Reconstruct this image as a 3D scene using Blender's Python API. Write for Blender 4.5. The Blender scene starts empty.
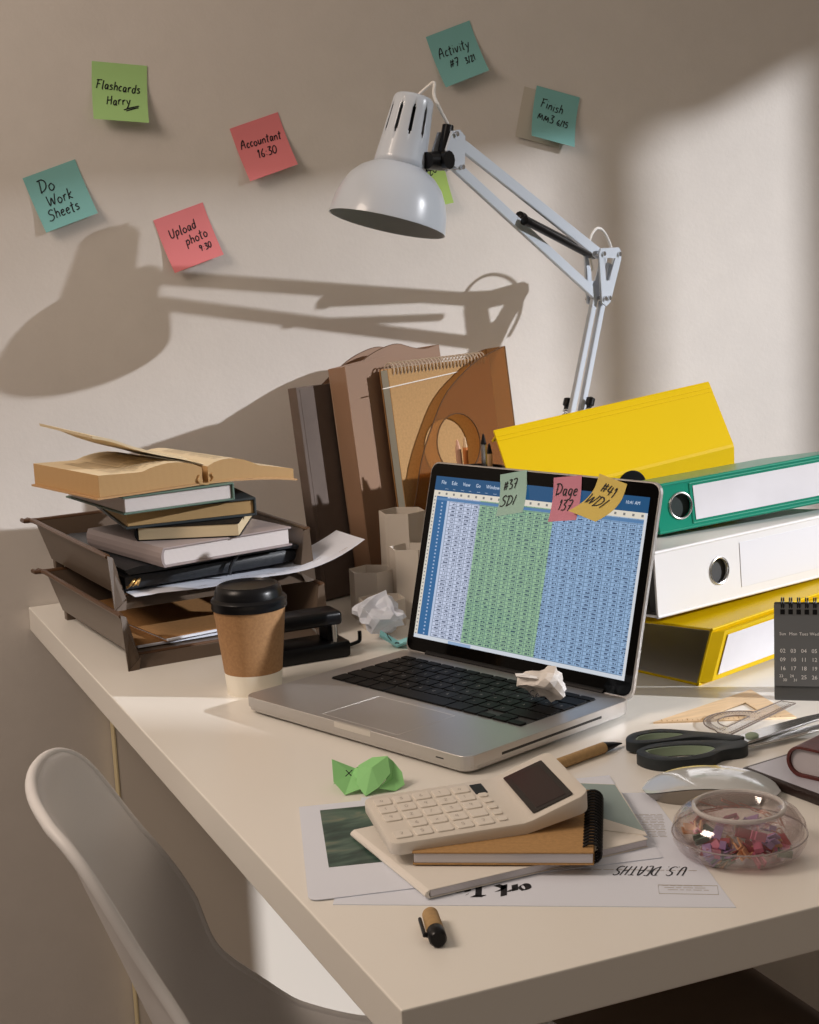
import bpy, bmesh, math, random
from mathutils import Vector, Matrix, Euler, noise
S = bpy.context.scene
COL = S.collection
PI = math.pi
ZT = 0.74          # height of the desk top
WY = 1.3375        # plane of the painted wall behind the desk
rad = math.radians
random.seed(7)

# ------------------------------------------------------------------ materials
def mat(name, col, rough=0.5, metal=0.0, spec=0.5, trans=0.0, ior=1.45, coat=0.0, alpha=1.0, sheen=0.0, sss=0.0):
    m = bpy.data.materials.new(name); m.use_nodes = True
    b = m.node_tree.nodes['Principled BSDF']
    b.inputs['Base Color'].default_value = (*col, 1)
    b.inputs['Roughness'].default_value = rough
    b.inputs['Metallic'].default_value = metal
    b.inputs['Specular IOR Level'].default_value = spec
    b.inputs['Transmission Weight'].default_value = trans
    b.inputs['IOR'].default_value = ior
    b.inputs['Coat Weight'].default_value = coat
    b.inputs['Alpha'].default_value = alpha
    b.inputs['Sheen Weight'].default_value = sheen
    return m
def srgb(r, g, b):
    f = lambda c: (c/255/12.92) if c/255 <= 0.04045 else ((c/255+0.055)/1.055)**2.4
    return (f(r), f(g), f(b))
def noisy(m, scale=40, amt=0.12, bump=0.0, bscale=None, stretch=None, detail=4):
    """object-space noise on the colour (amt) and an optional bump"""
    nt = m.node_tree; N = nt.nodes; L = nt.links; b = N['Principled BSDF']
    tc = N.new('ShaderNodeTexCoord'); mp = N.new('ShaderNodeMapping'); L.new(tc.outputs['Object'], mp.inputs[0])
    if stretch: mp.inputs['Scale'].default_value = stretch
    if amt:
        n = N.new('ShaderNodeTexNoise'); n.inputs['Scale'].default_value = scale; n.inputs['Detail'].default_value = detail
        L.new(mp.outputs[0], n.inputs['Vector'])
        c = b.inputs['Base Color'].default_value[:]
        r = N.new('ShaderNodeValToRGB'); r.color_ramp.elements[0].position = .3; r.color_ramp.elements[1].position = .7
        r.color_ramp.elements[0].color = [max(0, x*(1-amt)) for x in c[:3]]+[1]
        r.color_ramp.elements[1].color = [min(1, x*(1+amt)) for x in c[:3]]+[1]
        L.new(n.outputs['Fac'], r.inputs[0]); L.new(r.outputs[0], b.inputs['Base Color'])
    if bump:
        n2 = N.new('ShaderNodeTexNoise'); n2.inputs['Scale'].default_value = bscale or scale; n2.inputs['Detail'].default_value = 6
        L.new(mp.outputs[0], n2.inputs['Vector'])
        bp = N.new('ShaderNodeBump'); bp.inputs['Strength'].default_value = bump; bp.inputs['Distance'].default_value = .001
        L.new(n2.outputs['Fac'], bp.inputs['Height']); L.new(bp.outputs[0], b.inputs['Normal'])
    return m
def pages(name, col, dark, scale, axis='Z', rough=.8):
    """fine lines of a page block, running in layers along the given object axis"""
    m = mat(name, col, rough); nt = m.node_tree; N = nt.nodes; L = nt.links; b = N['Principled BSDF']
    tc = N.new('ShaderNodeTexCoord'); w = N.new('ShaderNodeTexWave'); w.wave_type = 'BANDS'; w.bands_direction = axis
    w.inputs['Scale'].default_value = scale; w.inputs['Distortion'].default_value = 1.5; w.inputs['Detail'].default_value = 2; w.inputs['Detail Scale'].default_value = .3
    L.new(tc.outputs['Object'], w.inputs['Vector'])
    mx = N.new('ShaderNodeMix'); mx.data_type = 'RGBA'
    mx.inputs['A'].default_value = (*col, 1); mx.inputs['B'].default_value = (*dark, 1)
    L.new(w.outputs['Fac'], mx.inputs['Factor']); L.new(mx.outputs['Result'], b.inputs['Base Color'])
    return m
def tinted(name, col, mixf=0.5, rough=.25, tint=None):
    """smoky plastic: part of the light passes straight through, tinted"""
    m = mat(name, col, rough); nt = m.node_tree; N = nt.nodes; L = nt.links
    t = N.new('ShaderNodeBsdfTransparent'); t.inputs[0].default_value = (*(tint or col), 1)
    mx = N.new('ShaderNodeMixShader'); mx.inputs[0].default_value = mixf
    L.new(t.outputs[0], mx.inputs[2]); L.new(N['Principled BSDF'].outputs[0], mx.inputs[1])
    L.new(mx.outputs[0], N['Material Output'].inputs[0])
    return m

M = {}
M['wall'] = noisy(mat('wall_paint', (.70, .66, .62), .55, spec=.35), 25, .02, .25, 170)
M['floor'] = noisy(mat('floor_vinyl', (.09, .06, .04), .6), 8, .1)
M['desk'] = mat('desk_lacquer', (.86, .835, .78), .26, spec=.5)
M['desk_edge'] = mat('desk_edge', (.80, .76, .70), .35)
M['panel'] = mat('desk_panel', (.78, .72, .64), .4)
M['edge_yellow'] = mat('panel_edge_band', (.72, .62, .38), .5)
M['plaster'] = mat('plain_plaster', (.6, .58, .55), .8)
M['chair'] = mat('chair_plastic', (.74, .73, .73), .42, spec=.4)
M['chair_leg'] = noisy(mat('beech', (.55, .36, .2), .5), 12, .2, stretch=(1, 1, .1))
M['lampwhite'] = mat('lamp_enamel', (.55, .60, .67), .28, spec=.5, coat=.25)
M['lampinner'] = mat('lamp_inner_enamel', (.42, .44, .46), .35)
M['black'] = mat('black_plastic', (.004, .004, .005), .3, spec=.3)
M['blackmat'] = mat('black_matt_plastic', (.006, .006, .007), .6, spec=.2)
M['steel'] = mat('steel', (.6, .6, .6), .25, 1.0)
M['brass'] = mat('brass', (.55, .36, .14), .35, 1.0)
M['cable'] = mat('cable_white', (.75, .73, .70), .5)
M['alu'] = mat('laptop_aluminium', (.56, .545, .53), .38, .85)
M['alu_dark'] = mat('laptop_gap', (.03, .03, .03), .5)
M['key'] = mat('laptop_keys', (.006, .006, .006), .5, spec=.15)
M['bezel'] = mat('laptop_bezel_glass', (.002, .002, .002), .08, spec=.18)
M['ink'] = mat('marker_ink', (.008, .008, .012), .6)
M['white_ink'] = mat('white_print', (.75, .75, .75), .7)
M['cup'] = noisy(mat('kraft_cup', (.36, .195, .085), .75), 350, .12)
M['cream'] = mat('cup_cream', (.86, .81, .70), .6)
M['kraft'] = noisy(mat('kraft_board', (.43, .25, .10), .8), 300, .1)
M['kraft_dark'] = noisy(mat('kraft_folder', (.34, .17, .06), .7), 200, .1)
M['paper'] = mat('white_paper', (.74, .78, .88), .8)
M['paperwarm'] = mat('warm_white_paper', (.78, .74, .68), .8)
M['green_bind'] = mat('green_vinyl', (.0, .24, .15), .34, spec=.35, coat=.15)
M['yellow_bind'] = noisy(mat('yellow_vinyl', (.72, .49, .0), .42, spec=.25), 3, .02, .15, 60)
M['white_bind'] = mat('white_vinyl', (.76, .75, .75), .35)
M['bind_grey'] = mat('binder_lining_grey', (.38, .36, .34), .6)
M['label_white'] = noisy(mat('binder_label', (.74, .73, .77), .35), 14, .05, .3, 20)
M['pocket'] = mat('clear_pocket_film', (.1, .42, .30), .12)
M['note_blue'] = mat('note_turquoise', (.22, .50, .49), .8)
M['note_green'] = mat('note_green', (.40, .66, .26), .8)
M['note_pink'] = mat('note_pink', (.80, .24, .26), .8)
M['note_lime'] = mat('note_lime', (.36, .54, .14), .8)
M['note_aqua'] = mat('note_aqua', (.36, .56, .50), .8)
M['note_rose'] = mat('note_rose', (.62, .25, .34), .8)
M['note_yellow'] = mat('note_yellow', (.72, .56, .15), .8)
M['note_beige'] = mat('note_beige', (.55, .51, .44), .8)
M['green_paper'] = mat('green_note_paper', (.30, .68, .26), .75)
M['blue_paper'] = mat('blue_note_paper', (.26, .58, .62), .75)
M['smoke'] = tinted('smoky_tray_plastic', (.13, .095, .07), .13, .3, (.45, .3, .18))
M['smoke_file'] = tinted('smoky_file_plastic', (.30, .17, .08), .68, .15, (.88, .68, .46))
M['brown_file'] = tinted('brown_file_plastic', (.36, .22, .14), .25, .3, (.6, .38, .25))
M['file_edge'] = mat('file_plastic_edge', (.10, .05, .025), .3)
M['grey_file'] = noisy(mat('grey_brown_box_file', (.115, .085, .07), .6, spec=.3), 30, .1)
M['leather'] = noisy(mat('black_leather', (.022, .025, .03), .38), 200, .2, .2, 500)
M['navy'] = mat('navy_lining', (.012, .016, .035), .6)
M['lav'] = mat('mauve_grey_cover', (.33, .28, .28), .5)
M['slate'] = mat('slate_cover', (.035, .045, .05), .5)
M['bookgreen'] = mat('sage_cover', (.11, .18, .145), .55)
M['pg_white'] = pages('pages_white', (.74, .69, .68), (.60, .55, .54), 240)
M['pg_tan'] = pages('pages_tan', (.50, .33, .15), (.40, .25, .10), 240)
M['pg_cream'] = pages('pages_cream', (.70, .58, .38), (.55, .44, .27), 300)
M['pg_old'] = pages('pages_yellowed', (.62, .41, .19), (.36, .20, .08), 260)
M['pg_oldtop'] = mat('yellowed_page', (.74, .62, .42), .85)
M['oldcover'] = mat('paperback_cover', (.50, .30, .14), .6)
M['grid_pages'] = pages('squared_pages', (.72, .70, .72), (.58, .56, .60), 300)
M['hex'] = mat('grey_card', (.62, .56, .49), .7)
M['calc'] = mat('calculator_shell', (.72, .67, .60), .42)
M['calckey'] = mat('calculator_keys', (.76, .71, .64), .45)
M['print'] = mat('faint_key_print', (.45, .41, .37), .8)
M['pageprint'] = mat('page_print', (.42, .34, .22), .9)
M['lcd'] = mat('calculator_window', (.012, .010, .010), .08, spec=.8)
M['calgrey'] = mat('calendar_board', (.115, .122, .128), .6)
M['calgrey2'] = mat('calendar_foot', (.085, .09, .095), .6)
M['scblack'] = mat('scissor_grip', (.018, .024, .028), .55)
M['scgreen'] = mat('scissor_lining', (.27, .35, .26), .6)
M['wood'] = noisy(mat('set_square_wood', (.80, .60, .38), .6), 20, .12, stretch=(1, 8, 1))
def film(name, tint, f0=.06, f1=.55):
    m = bpy.data.materials.new(name); m.use_nodes = True; nt = m.node_tree; N = nt.nodes; L = nt.links; N.clear()
    o = N.new('ShaderNodeOutputMaterial'); t = N.new('ShaderNodeBsdfTransparent'); t.inputs[0].default_value = (*tint, 1)
    g = N.new('ShaderNodeBsdfGlossy'); g.inputs['Roughness'].default_value = .06; g.inputs[0].default_value = (.9, .9, .9, 1)
    lw = N.new('ShaderNodeLayerWeight'); lw.inputs[0].default_value = .35; mr = N.new('ShaderNodeMapRange'); mr.inputs['To Min'].default_value = f0; mr.inputs['To Max'].default_value = f1
    L.new(lw.outputs['Facing'], mr.inputs[0]); mx = N.new('ShaderNodeMixShader'); L.new(mr.outputs[0], mx.inputs[0]); L.new(t.outputs[0], mx.inputs[1]); L.new(g.outputs[0], mx.inputs[2]); L.new(mx.outputs[0], o.inputs[0]); return m
M['clear'] = film('clear_acrylic', (.93, .90, .90), .06, .42)
M['clearthin'] = tinted('clear_film', (.8, .8, .8), .82, .05, (.95, .95, .95))
M['mouse'] = mat('mouse_top', (.60, .63, .64), .12, coat=.6)
M['mousebase'] = mat('mouse_base', (.30, .27, .24), .35, .6)
M['wine'] = noisy(mat('wine_leather', (.10, .018, .014), .35), 90, .2, .2, 300)
M['tabletedge'] = mat('tablet_case', (.025, .014, .012), .35)
M['tabletface'] = mat('tablet_face', (.50, .50, .57), .3)
M['penbody'] = noisy(mat('pen_kraft', (.42, .27, .12), .7), 200, .12)
M['pencil'] = mat('pencil_pink', (.60, .33, .22), .6)
M['pencil2'] = mat('pencil_orange', (.60, .20, .05), .5)
M['pencil3'] = mat('pencil_wood', (.62, .42, .24), .7)
M['mesh_cup'] = mat('pen_cup_black', (.01, .01, .012), .4)
M['clip1'] = mat('clip_pink', (.72, .22, .36), .4)
M['clip2'] = mat('clip_lilac', (.42, .28, .58), .4)
M['clip3'] = mat('clip_peach', (.80, .45, .22), .4)
M['clip4'] = mat('clip_green', (.12, .22, .16), .4)
M['clip5'] = mat('clip_copper', (.50, .20, .14), .3, .6)
M['clip6'] = mat('clip_red', (.42, .06, .08), .4)
M['photo_green'] = noisy(mat('photo_print', (.045, .085, .07), .35), 12, .6, stretch=(1, 4, 1))
M['greyprint'] = mat('sage_grey_print', (.30, .38, .36), .5)

# ------------------------------------------------------------------ mesh helpers
def obj(name, bm, m, parent=None, smooth=False, loc=None, rot=None):
    me = bpy.data.meshes.new(name)
    bmesh.ops.recalc_face_normals(bm, faces=bm.faces)
    if smooth:
        for f in bm.faces: f.smooth = True
        for e in bm.edges:
            if len(e.link_faces) == 2 and e.calc_face_angle(0) > rad(38): e.smooth = False
    bm.to_mesh(me); bm.free()
    ms = m if isinstance(m, (list, tuple)) else [m]
    for x in ms: me.materials.append(x)
    o = bpy.data.objects.new(name, me); COL.objects.link(o)
    if parent: o.parent = parent
    if loc: o.location = loc
    if rot: o.rotation_euler = [rad(a) for a in rot]
    return o
def tag(o, label=None, cat=None, group=None, kind=None):
    if label: o['label'] = label
    if cat: o['category'] = cat
    if group: o['group'] = group
    if kind: o['kind'] = kind
    return o
def thing(name, label, cat, loc=(0, 0, 0), rot=(0, 0, 0), group=None):
    o = bpy.data.objects.new(name, None); COL.objects.link(o); o.empty_display_size = .05
    o.location = loc; o.rotation_euler = [rad(a) for a in rot]
    return tag(o, label, cat, group)
def B(): return bmesh.new()
def box(bm, lo, hi, mtx=None, mi=0):
    vs = [bm.verts.new((x, y, z)) for x in (lo[0], hi[0]) for y in (lo[1], hi[1]) for z in (lo[2], hi[2])]
    if mtx:
        for v in vs: v.co = mtx @ v.co
    fs = [(0, 1, 3, 2), (4, 6, 7, 5), (0, 4, 5, 1), (2, 3, 7, 6), (0, 2, 6, 4), (1, 5, 7, 3)]
    out = []
    for f in fs:
        g = bm.faces.new([vs[i] for i in f]); g.material_index = mi; out.append(g)
    return vs
def bev(bm, w, seg=2, ang=30):
    bmesh.ops.recalc_face_normals(bm, faces=bm.faces)
    es = [e for e in bm.edges if len(e.link_faces) == 2 and e.calc_face_angle(0) > rad(ang)]
    bmesh.ops.bevel(bm, geom=es, offset=w, segments=seg, affect='EDGES', profile=.5, clamp_overlap=True)
    return bm
def bbox(lo, hi, w=.001, seg=2, mtx=None):
    bm = B(); box(bm, lo, hi, mtx); bev(bm, w, seg); return bm
def prism(bm, pts, z0, z1, fn=None):
    """closed outline in xy extruded in z; fn maps (x,y,z) to a point"""
    fn = fn or (lambda x, y, z: (x, y, z))
    lo = [bm.verts.new(fn(x, y, z0)) for x, y in pts]; hi = [bm.verts.new(fn(x, y, z1)) for x, y in pts]
    n = len(pts)
    bm.faces.new(lo[::-1]); bm.faces.new(hi)
    for i in range(n): bm.faces.new((lo[i], lo[(i+1) % n], hi[(i+1) % n], hi[i]))
    return bm
def rrect(x0, y0, x1, y1, r, seg=5):
    out = []
    for cx, cy, a0 in ((x1-r, y1-r, 0), (x0+r, y1-r, 90), (x0+r, y0+r, 180), (x1-r, y0+r, 270)):
        for k in range(seg+1):
            a = rad(a0+90*k/seg); out.append((cx+r*math.cos(a), cy+r*math.sin(a)))
    return out
def lathe(bm, prof, n=48, mtx=None, closed=False):
    rings = []
    for r, z in prof:
        if r < 1e-6: rings.append([bm.verts.new((0, 0, z))])
        else: rings.append([bm.verts.new((r*math.cos(2*PI*k/n), r*math.sin(2*PI*k/n), z)) for k in range(n)])
    pr_ = list(zip(rings, rings[1:])) + ([(rings[-1], rings[0])] if closed else [])
    for a, b in pr_:
        for k in range(n):
            k2 = (k+1) % n
            if len(a) == 1 and len(b) == 1: continue
            if len(a) == 1: bm.faces.new((a[0], b[k2], b[k]))
            elif len(b) == 1: bm.faces.new((a[k], a[k2], b[0]))
            else: bm.faces.new((a[k], a[k2], b[k2], b[k]))
    if mtx:
        for ring in rings:
            for v in ring: v.co = mtx @ v.co
    return bm
def tube(bm, pts, r, n=10, cap=True, closed=False):
    pts = [Vector(p) for p in pts]; N_ = len(pts)
    rs = r if isinstance(r, (list, tuple)) else [r]*N_
    rings = []; prev = None
    for i, p in enumerate(pts):
        if closed: t = pts[(i+1) % N_]-pts[i-1]
        else: t = pts[min(i+1, N_-1)]-pts[max(i-1, 0)]
        t.normalize()
        if prev is None:
            a = Vector((0, 0, 1)) if abs(t.z) < .9 else Vector((1, 0, 0)); u = t.cross(a).normalized()
        else:
            u = prev-t*prev.dot(t); u.normalize()
        v = t.cross(u); prev = u
        rings.append([bm.verts.new(p+u*rs[i]*math.cos(2*PI*k/n)+v*rs[i]*math.sin(2*PI*k/n)) for k in range(n)])
    for i in range(N_ if closed else N_-1):
        a, b = rings[i], rings[(i+1) % N_]
        for k in range(n): bm.faces.new((a[k], a[(k+1) % n], b[(k+1) % n], b[k]))
    if cap and not closed: bm.faces.new(rings[0][::-1]); bm.faces.new(rings[-1])
    return bm
def smoothpath(pts, sub=6, closed=False):
    P = [Vector(p) for p in pts]; n = len(P); out = []
    for i in range(n if closed else n-1):
        g = lambda j: P[j % n] if closed else P[max(0, min(n-1, j))]
        p0, p1, p2, p3 = g(i-1), g(i), g(i+1), g(i+2)
        for k in range(sub):
            t = k/sub
            out.append(.5*((2*p1)+(p2-p0)*t+(2*p0-5*p1+4*p2-p3)*t*t+(3*p1-p0-3*p2+p3)*t**3))
    if not closed: out.append(P[-1])
    return out
def plate(outer, holes=(), t=.001):
    """flat plate with holes lying in xy, thickness t upward, as a bmesh"""
    cu = bpy.data.curves.new('tmp', 'CURVE'); cu.dimensions = '2D'; cu.fill_mode = 'BOTH'; cu.extrude = t/2
    for pts in [outer, *holes]:
        sp = cu.splines.new('POLY'); sp.points.add(len(pts)-1)
        for p, q in zip(sp.points, pts): p.co = (q[0], q[1], 0, 1)
        sp.use_cyclic_u = True
    o = bpy.data.objects.new('tmp', cu)
    me = bpy.data.meshes.new_from_object(o)
    bm = B(); bm.from_mesh(me); bpy.data.meshes.remove(me); bpy.data.objects.remove(o); bpy.data.curves.remove(cu)
    bmesh.ops.remove_doubles(bm, verts=bm.verts, dist=1e-6)
    for v in bm.verts: v.co.z += t/2
    return bm
def xf(bm, mtx):
    for v in bm.verts: v.co = mtx @ v.co
    return bm
def mapv(bm, fn):
    for v in bm.verts: v.co = Vector(fn(*v.co))
    return bm
def sheet(bm, x0, x1, y0, y1, fn, nx=10, ny=10, t=.0003):
    """thin curved sheet: fn(x,y)->height offset z (or full point when it returns a tuple)"""
    def P(x, y, d):
        r = fn(x, y)
        if isinstance(r, (tuple, Vector)): return (r[0], r[1], r[2]+d)
        return (x, y, r+d)
    L = []
    for d in (0, t):
        L.append([[bm.verts.new(P(x0+(x1-x0)*i/nx, y0+(y1-y0)*j/ny, d)) for j in range(ny+1)] for i in range(nx+1)])
    for i in range(nx):
        for j in range(ny):
            a = L[0]; bm.faces.new((a[i][j], a[i][j+1], a[i+1][j+1], a[i+1][j]))
            a = L[1]; bm.faces.new((a[i][j], a[i+1][j], a[i+1][j+1], a[i][j+1]))
    for i in range(nx):
        bm.faces.new((L[0][i][0], L[0][i+1][0], L[1][i+1][0], L[1][i][0])); bm.faces.new((L[0][i+1][ny], L[0][i][ny], L[1][i][ny], L[1][i+1][ny]))
    for j in range(ny):
        bm.faces.new((L[0][0][j+1], L[0][0][j], L[1][0][j], L[1][0][j+1])); bm.faces.new((L[0][nx][j], L[0][nx][j+1], L[1][nx][j+1], L[1][nx][j]))
    return bm

# ------------------------------------------------------------------ handwriting
G = {  # strokes on a grid: baseline 0, x height 3.4, capitals 6
 'D': (4.2, [[(1, 5.8), (.7, 0)], [(-.2, 5.6), (2.2, 5.8), (3.8, 4), (3.2, 1.4), (.4, -.1)]]),
 'o': (3.0, [[(1.6, 3.3), (.3, 2.2), (.7, .3), (2, .1), (2.7, 1.7), (1.6, 3.3)]]),
 'W': (5.4, [[(0, 5.8), (1.1, 0), (2.6, 4.2), (3.6, .1), (5.2, 5.9)]]),
 'r': (2.6, [[(.5, 3.3), (.6, 0)], [(.6, 2), (1.3, 3.2), (2.4, 3.2)]]),
 'k': (3.0, [[(.6, 6), (.5, 0)], [(2.5, 3.6), (.6, 1.7), (2.7, 0)]]),
 'S': (3.6, [[(3.4, 5.2), (2, 6), (.5, 5), (1, 3.6), (2.8, 2.6), (2.8, .9), (1.2, -.1), (-.4, .4)]]),
 'h': (3.0, [[(.6, 6), (.4, 0)], [(.5, 2), (1.5, 3.3), (2.4, 2.6), (2.5, 0)]]),
 'e': (2.8, [[(.5, 1.7), (2.2, 2.2), (1.8, 3.3), (.6, 2.8), (.4, 1), (1.2, 0), (2.5, .5)]]),
 't': (2.4, [[(1.2, 5.6), (1, .3), (1.8, 0)], [(0, 3.7), (2.3, 4)]]),
 's': (2.6, [[(2.2, 3.1), (1, 3.3), (.6, 2.4), (2, 1.4), (1.8, .3), (.2, .1)]]),
 'F': (3.6, [[(.9, 5.8), (.5, 0)], [(0, 5.6), (3.8, 6.1)], [(.6, 3), (2.8, 3.3)]]),
 'l': (1.4, [[(.8, 6), (.5, .2), (1.1, 0)]]),
 'a': (3.0, [[(2.3, 3.1), (1, 3.2), (.4, 1.4), (1, .1), (2, 1), (2.4, 3.2), (2.4, .3), (2.9, 0)]]),
 'c': (2.4, [[(2.2, 3), (1, 3.2), (.3, 1.5), (.9, .1), (2.2, .4)]]),
 'd': (3.0, [[(2.3, 3), (1, 3.2), (.3, 1.4), (1, 0), (2.2, 1), (2.6, 6), (2.4, 0)]]),
 'H': (4.0, [[(.9, 5.8), (.3, 0)], [(3.6, 6), (3, 0)], [(.5, 2.8), (3.4, 3.2)]]),
 'y': (2.8, [[(.2, 3.3), (1.2, .8)], [(2.7, 3.5), (.9, -1.8), (.2, -2)]]),
 'A': (4.2, [[(.2, -.3), (.8, 3.6), (2, 5.9), (2.8, 5), (3.4, 0)], [(.3, 2.4), (3.3, 2.8)]]),
 'u': (3.0, [[(.4, 3.3), (.5, .7), (1.4, 0), (2.3, 1), (2.5, 3.3), (2.6, 0)]]),
 'n': (3.0, [[(.4, 3.3), (.4, 0)], [(.4, 2), (1.5, 3.3), (2.4, 2.5), (2.5, 0)]]),
 'U': (3.8, [[(.3, 5.8), (.5, 1.4), (1.6, 0), (2.9, 1.2), (3.4, 5.6)]]),
 'p': (3.0, [[(.5, 3.4), (.3, -2.2)], [(.5, 2.3), (1.6, 3.4), (2.6, 2.2), (1.8, .4), (.5, .6)]]),
 'i': (1.4, [[(.7, 3.3), (.7, 0)], [(.7, 4.6), (.8, 4.9)]]),
 'v': (2.8, [[(.2, 3.3), (1.2, 0), (2.6, 3.5)]]),
 'M': (4.6, [[(.2, 0), (.8, 3.6), (2.1, 1.2), (3.4, 3.8), (4, 0)], [(.4, 3.8), (2.2, 4)]]),
 'm': (4.0, [[(.3, 3.4), (.3, 0)], [(.3, 2.4), (1.3, 3.4), (1.9, 0)], [(1.9, 2.4), (2.9, 3.4), (3.5, 0)]]),
 'g': (3.0, [[(2.4, 3.2), (1, 3.3), (.4, 1.6), (1.2, .4), (2.3, 1.4), (2.5, 3.3), (2.2, -1.4), (.8, -2)]]),
 'I': (2.2, [[(1.6, 5.8), (.6, 0)]]),
 '0': (3.4, [[(1.9, 5.6), (.5, 4), (.4, 1.3), (1.6, 0), (2.9, 1.6), (3, 4.2), (1.9, 5.6)]]),
 '1': (2.0, [[(.4, 4.2), (1.3, 5.7), (1, 0)]]),
 '2': (3.2, [[(.4, 4.8), (1.6, 5.8), (2.7, 4.6), (.3, 0), (3, .3)]]),
 '3': (3.2, [[(.4, 5.6), (2.7, 5.6), (1.2, 3.4), (2.7, 2.4), (2.3, .4), (.2, .2)]]),
 '4': (3.4, [[(1.2, 5.6), (.2, 2.2), (3, 2.4)], [(2.6, 5.2), (2, 0)]]),
 '5': (3.2, [[(3, 5.6), (.9, 5.5), (.7, 3.3), (2.5, 3), (2.3, .5), (.2, .1)]]),
 '6': (3.2, [[(2.4, 5.7), (.7, 3.2), (.6, .9), (2, 0), (2.7, 1.6), (.8, 2.4)]]),
 '7': (3.2, [[(.2, 5.6), (3, 5.6), (1.2, 0)], [(.8, 2.8), (2.8, 3)]]),
 '9': (3.2, [[(2.6, 5), (1, 5.6), (.5, 3.8), (2, 3), (2.8, 5), (1.8, 0)]]),
 '#': (3.8, [[(1.5, 5.4), (.5, .4)], [(3, 5.6), (2, .6)], [(.2, 2), (3.4, 2.6)], [(.6, 3.8), (3.8, 4.4)]]),
 '/': (2.4, [[(2.2, 6.2), (.2, -.6)]]),
 ':': (1.6, [[(.8, 3.3), (.8, 3.7)], [(.7, .8), (.7, 1.2)]]),
 '_': (4.0, [[(-6, -1.8), (-1, -.8), (4, -.2)], [(-4.5, -2.6), (0, -1.6), (3.6, -1.2)]]),
 'N': (3.6, [[(.3, 0), (.6, 5.6), (2.8, .3), (3.2, 5.8)]]),
 'x': (2.8, [[(.2, 3.4), (2.5, 0)], [(2.5, 3.4), (.2, 0)]]),
 'E': (3.0, [[(2.6, 5.8), (.4, 5.8), (.4, 0), (2.6, 0)], [(.4, 3), (2.2, 3)]]),
 'T': (3.6, [[(0, 5.8), (3.4, 5.8)], [(1.7, 5.8), (1.7, 0)]]),
 '.': (1.4, [[(.5, 0), (.9, .1)]]),
 ' ': (2.0, []),
}
def strokes(bm, txt, x, y, h, fn, w=.0009, slant=.12, rot=0, jit=.12, nib=None, sp=1.0, xs=1.0):
    """write txt with its baseline start at x,y; fn maps sheet coords (x,y)->3D point just off the paper"""
    s = h/6; cx = 0; rnd = random.Random(txt+str(x))
    ca, sa = math.cos(rad(rot)), math.sin(rad(rot))
    for ch in txt:
        adv, sts = G.get(ch, G[' '])
        dy = rnd.uniform(-jit, jit)*2
        for st in sts:
            pts = [Vector(((cx+a*xs+slant*b+rnd.uniform(-jit, jit)*.5)*s, (b+dy+rnd.uniform(-jit, jit)*.5)*s)) for a, b in st]
            pts = smoothpath([(p.x, p.y, 0) for p in pts], 4) if len(pts) > 2 else [Vector((p.x, p.y, 0)) for p in pts]
            last = None
            for i, p in enumerate(pts):
                t = pts[min(i+1, len(pts)-1)]-pts[max(i-1, 0)]
                if t.length < 1e-9: continue
                t.normalize()
                if nib:
                    nv = Vector((math.cos(nib[0]), math.sin(nib[0]), 0))*nib[1]/2+Vector((-t.y, t.x, 0))*nib[2]/2
                else: nv = Vector((-t.y, t.x, 0))*w/2*(1-.35*abs(i/(max(1, len(pts)-1))-.45))
                pr = []
                for q in (p+nv, p-nv):
                    qx = x+q.x*ca-q.y*sa; qy = y+q.x*sa+q.y*ca
                    pr.append(bm.verts.new(fn(qx, qy)))
                if last: bm.faces.new((last[0], last[1], pr[1], pr[0]))
                last = pr
        cx += (adv*sp+.5)*xs
    return bm
def fonttext(txt, size, align='LEFT'):
    cu = bpy.data.curves.new('tmp', 'FONT'); cu.body = txt; cu.size = size; cu.align_x = align; cu.resolution_u = 2
    o = bpy.data.objects.new('tmp', cu); me = bpy.data.meshes.new_from_object(o)
    bm = B(); bm.from_mesh(me); bpy.data.meshes.remove(me); bpy.data.objects.remove(o); bpy.data.curves.remove(cu)
    return bm
def merge(dst, src):
    me = bpy.data.meshes.new('t'); src.to_mesh(me); src.free(); dst.from_mesh(me); bpy.data.meshes.remove(me); return dst

# ------------------------------------------------------------------ camera
cam = bpy.data.cameras.new('camera'); cam.sensor_width = 36; cam.sensor_fit = 'HORIZONTAL'; cam.lens = 1576.6169/819*36
cam.clip_start = .01
co = bpy.data.objects.new('camera', cam); COL.objects.link(co); S.camera = co
r, d, f = (Vector(v) for v in ([0.9178288495, -0.3938822904, -0.0494665975], [-0.1104010975, -0.1335706284, -0.984870796], [0.3813158804, 0.9094039963, -0.16608001]))
mw = Matrix.Identity(4)
for i, v in enumerate((r, -d, -f)):
    for k in range(3): mw[k][i] = v[k]
mw.translation = (-0.3359, -0.8547, 1.2094); co.matrix_world = mw

# ------------------------------------------------------------------ setting
def struct(name, bm, m): return tag(obj(name, bm, m), kind='structure')
bm = B(); box(bm, (-3, WY, 0), (4.2, WY+.12, 2.9)); struct('wall_back', bm, M['wall'])
bm = B(); box(bm, (-3, -3.4, -.1), (4.2, WY+.12, 0)); struct('floor', bm, M['floor'])
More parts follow.
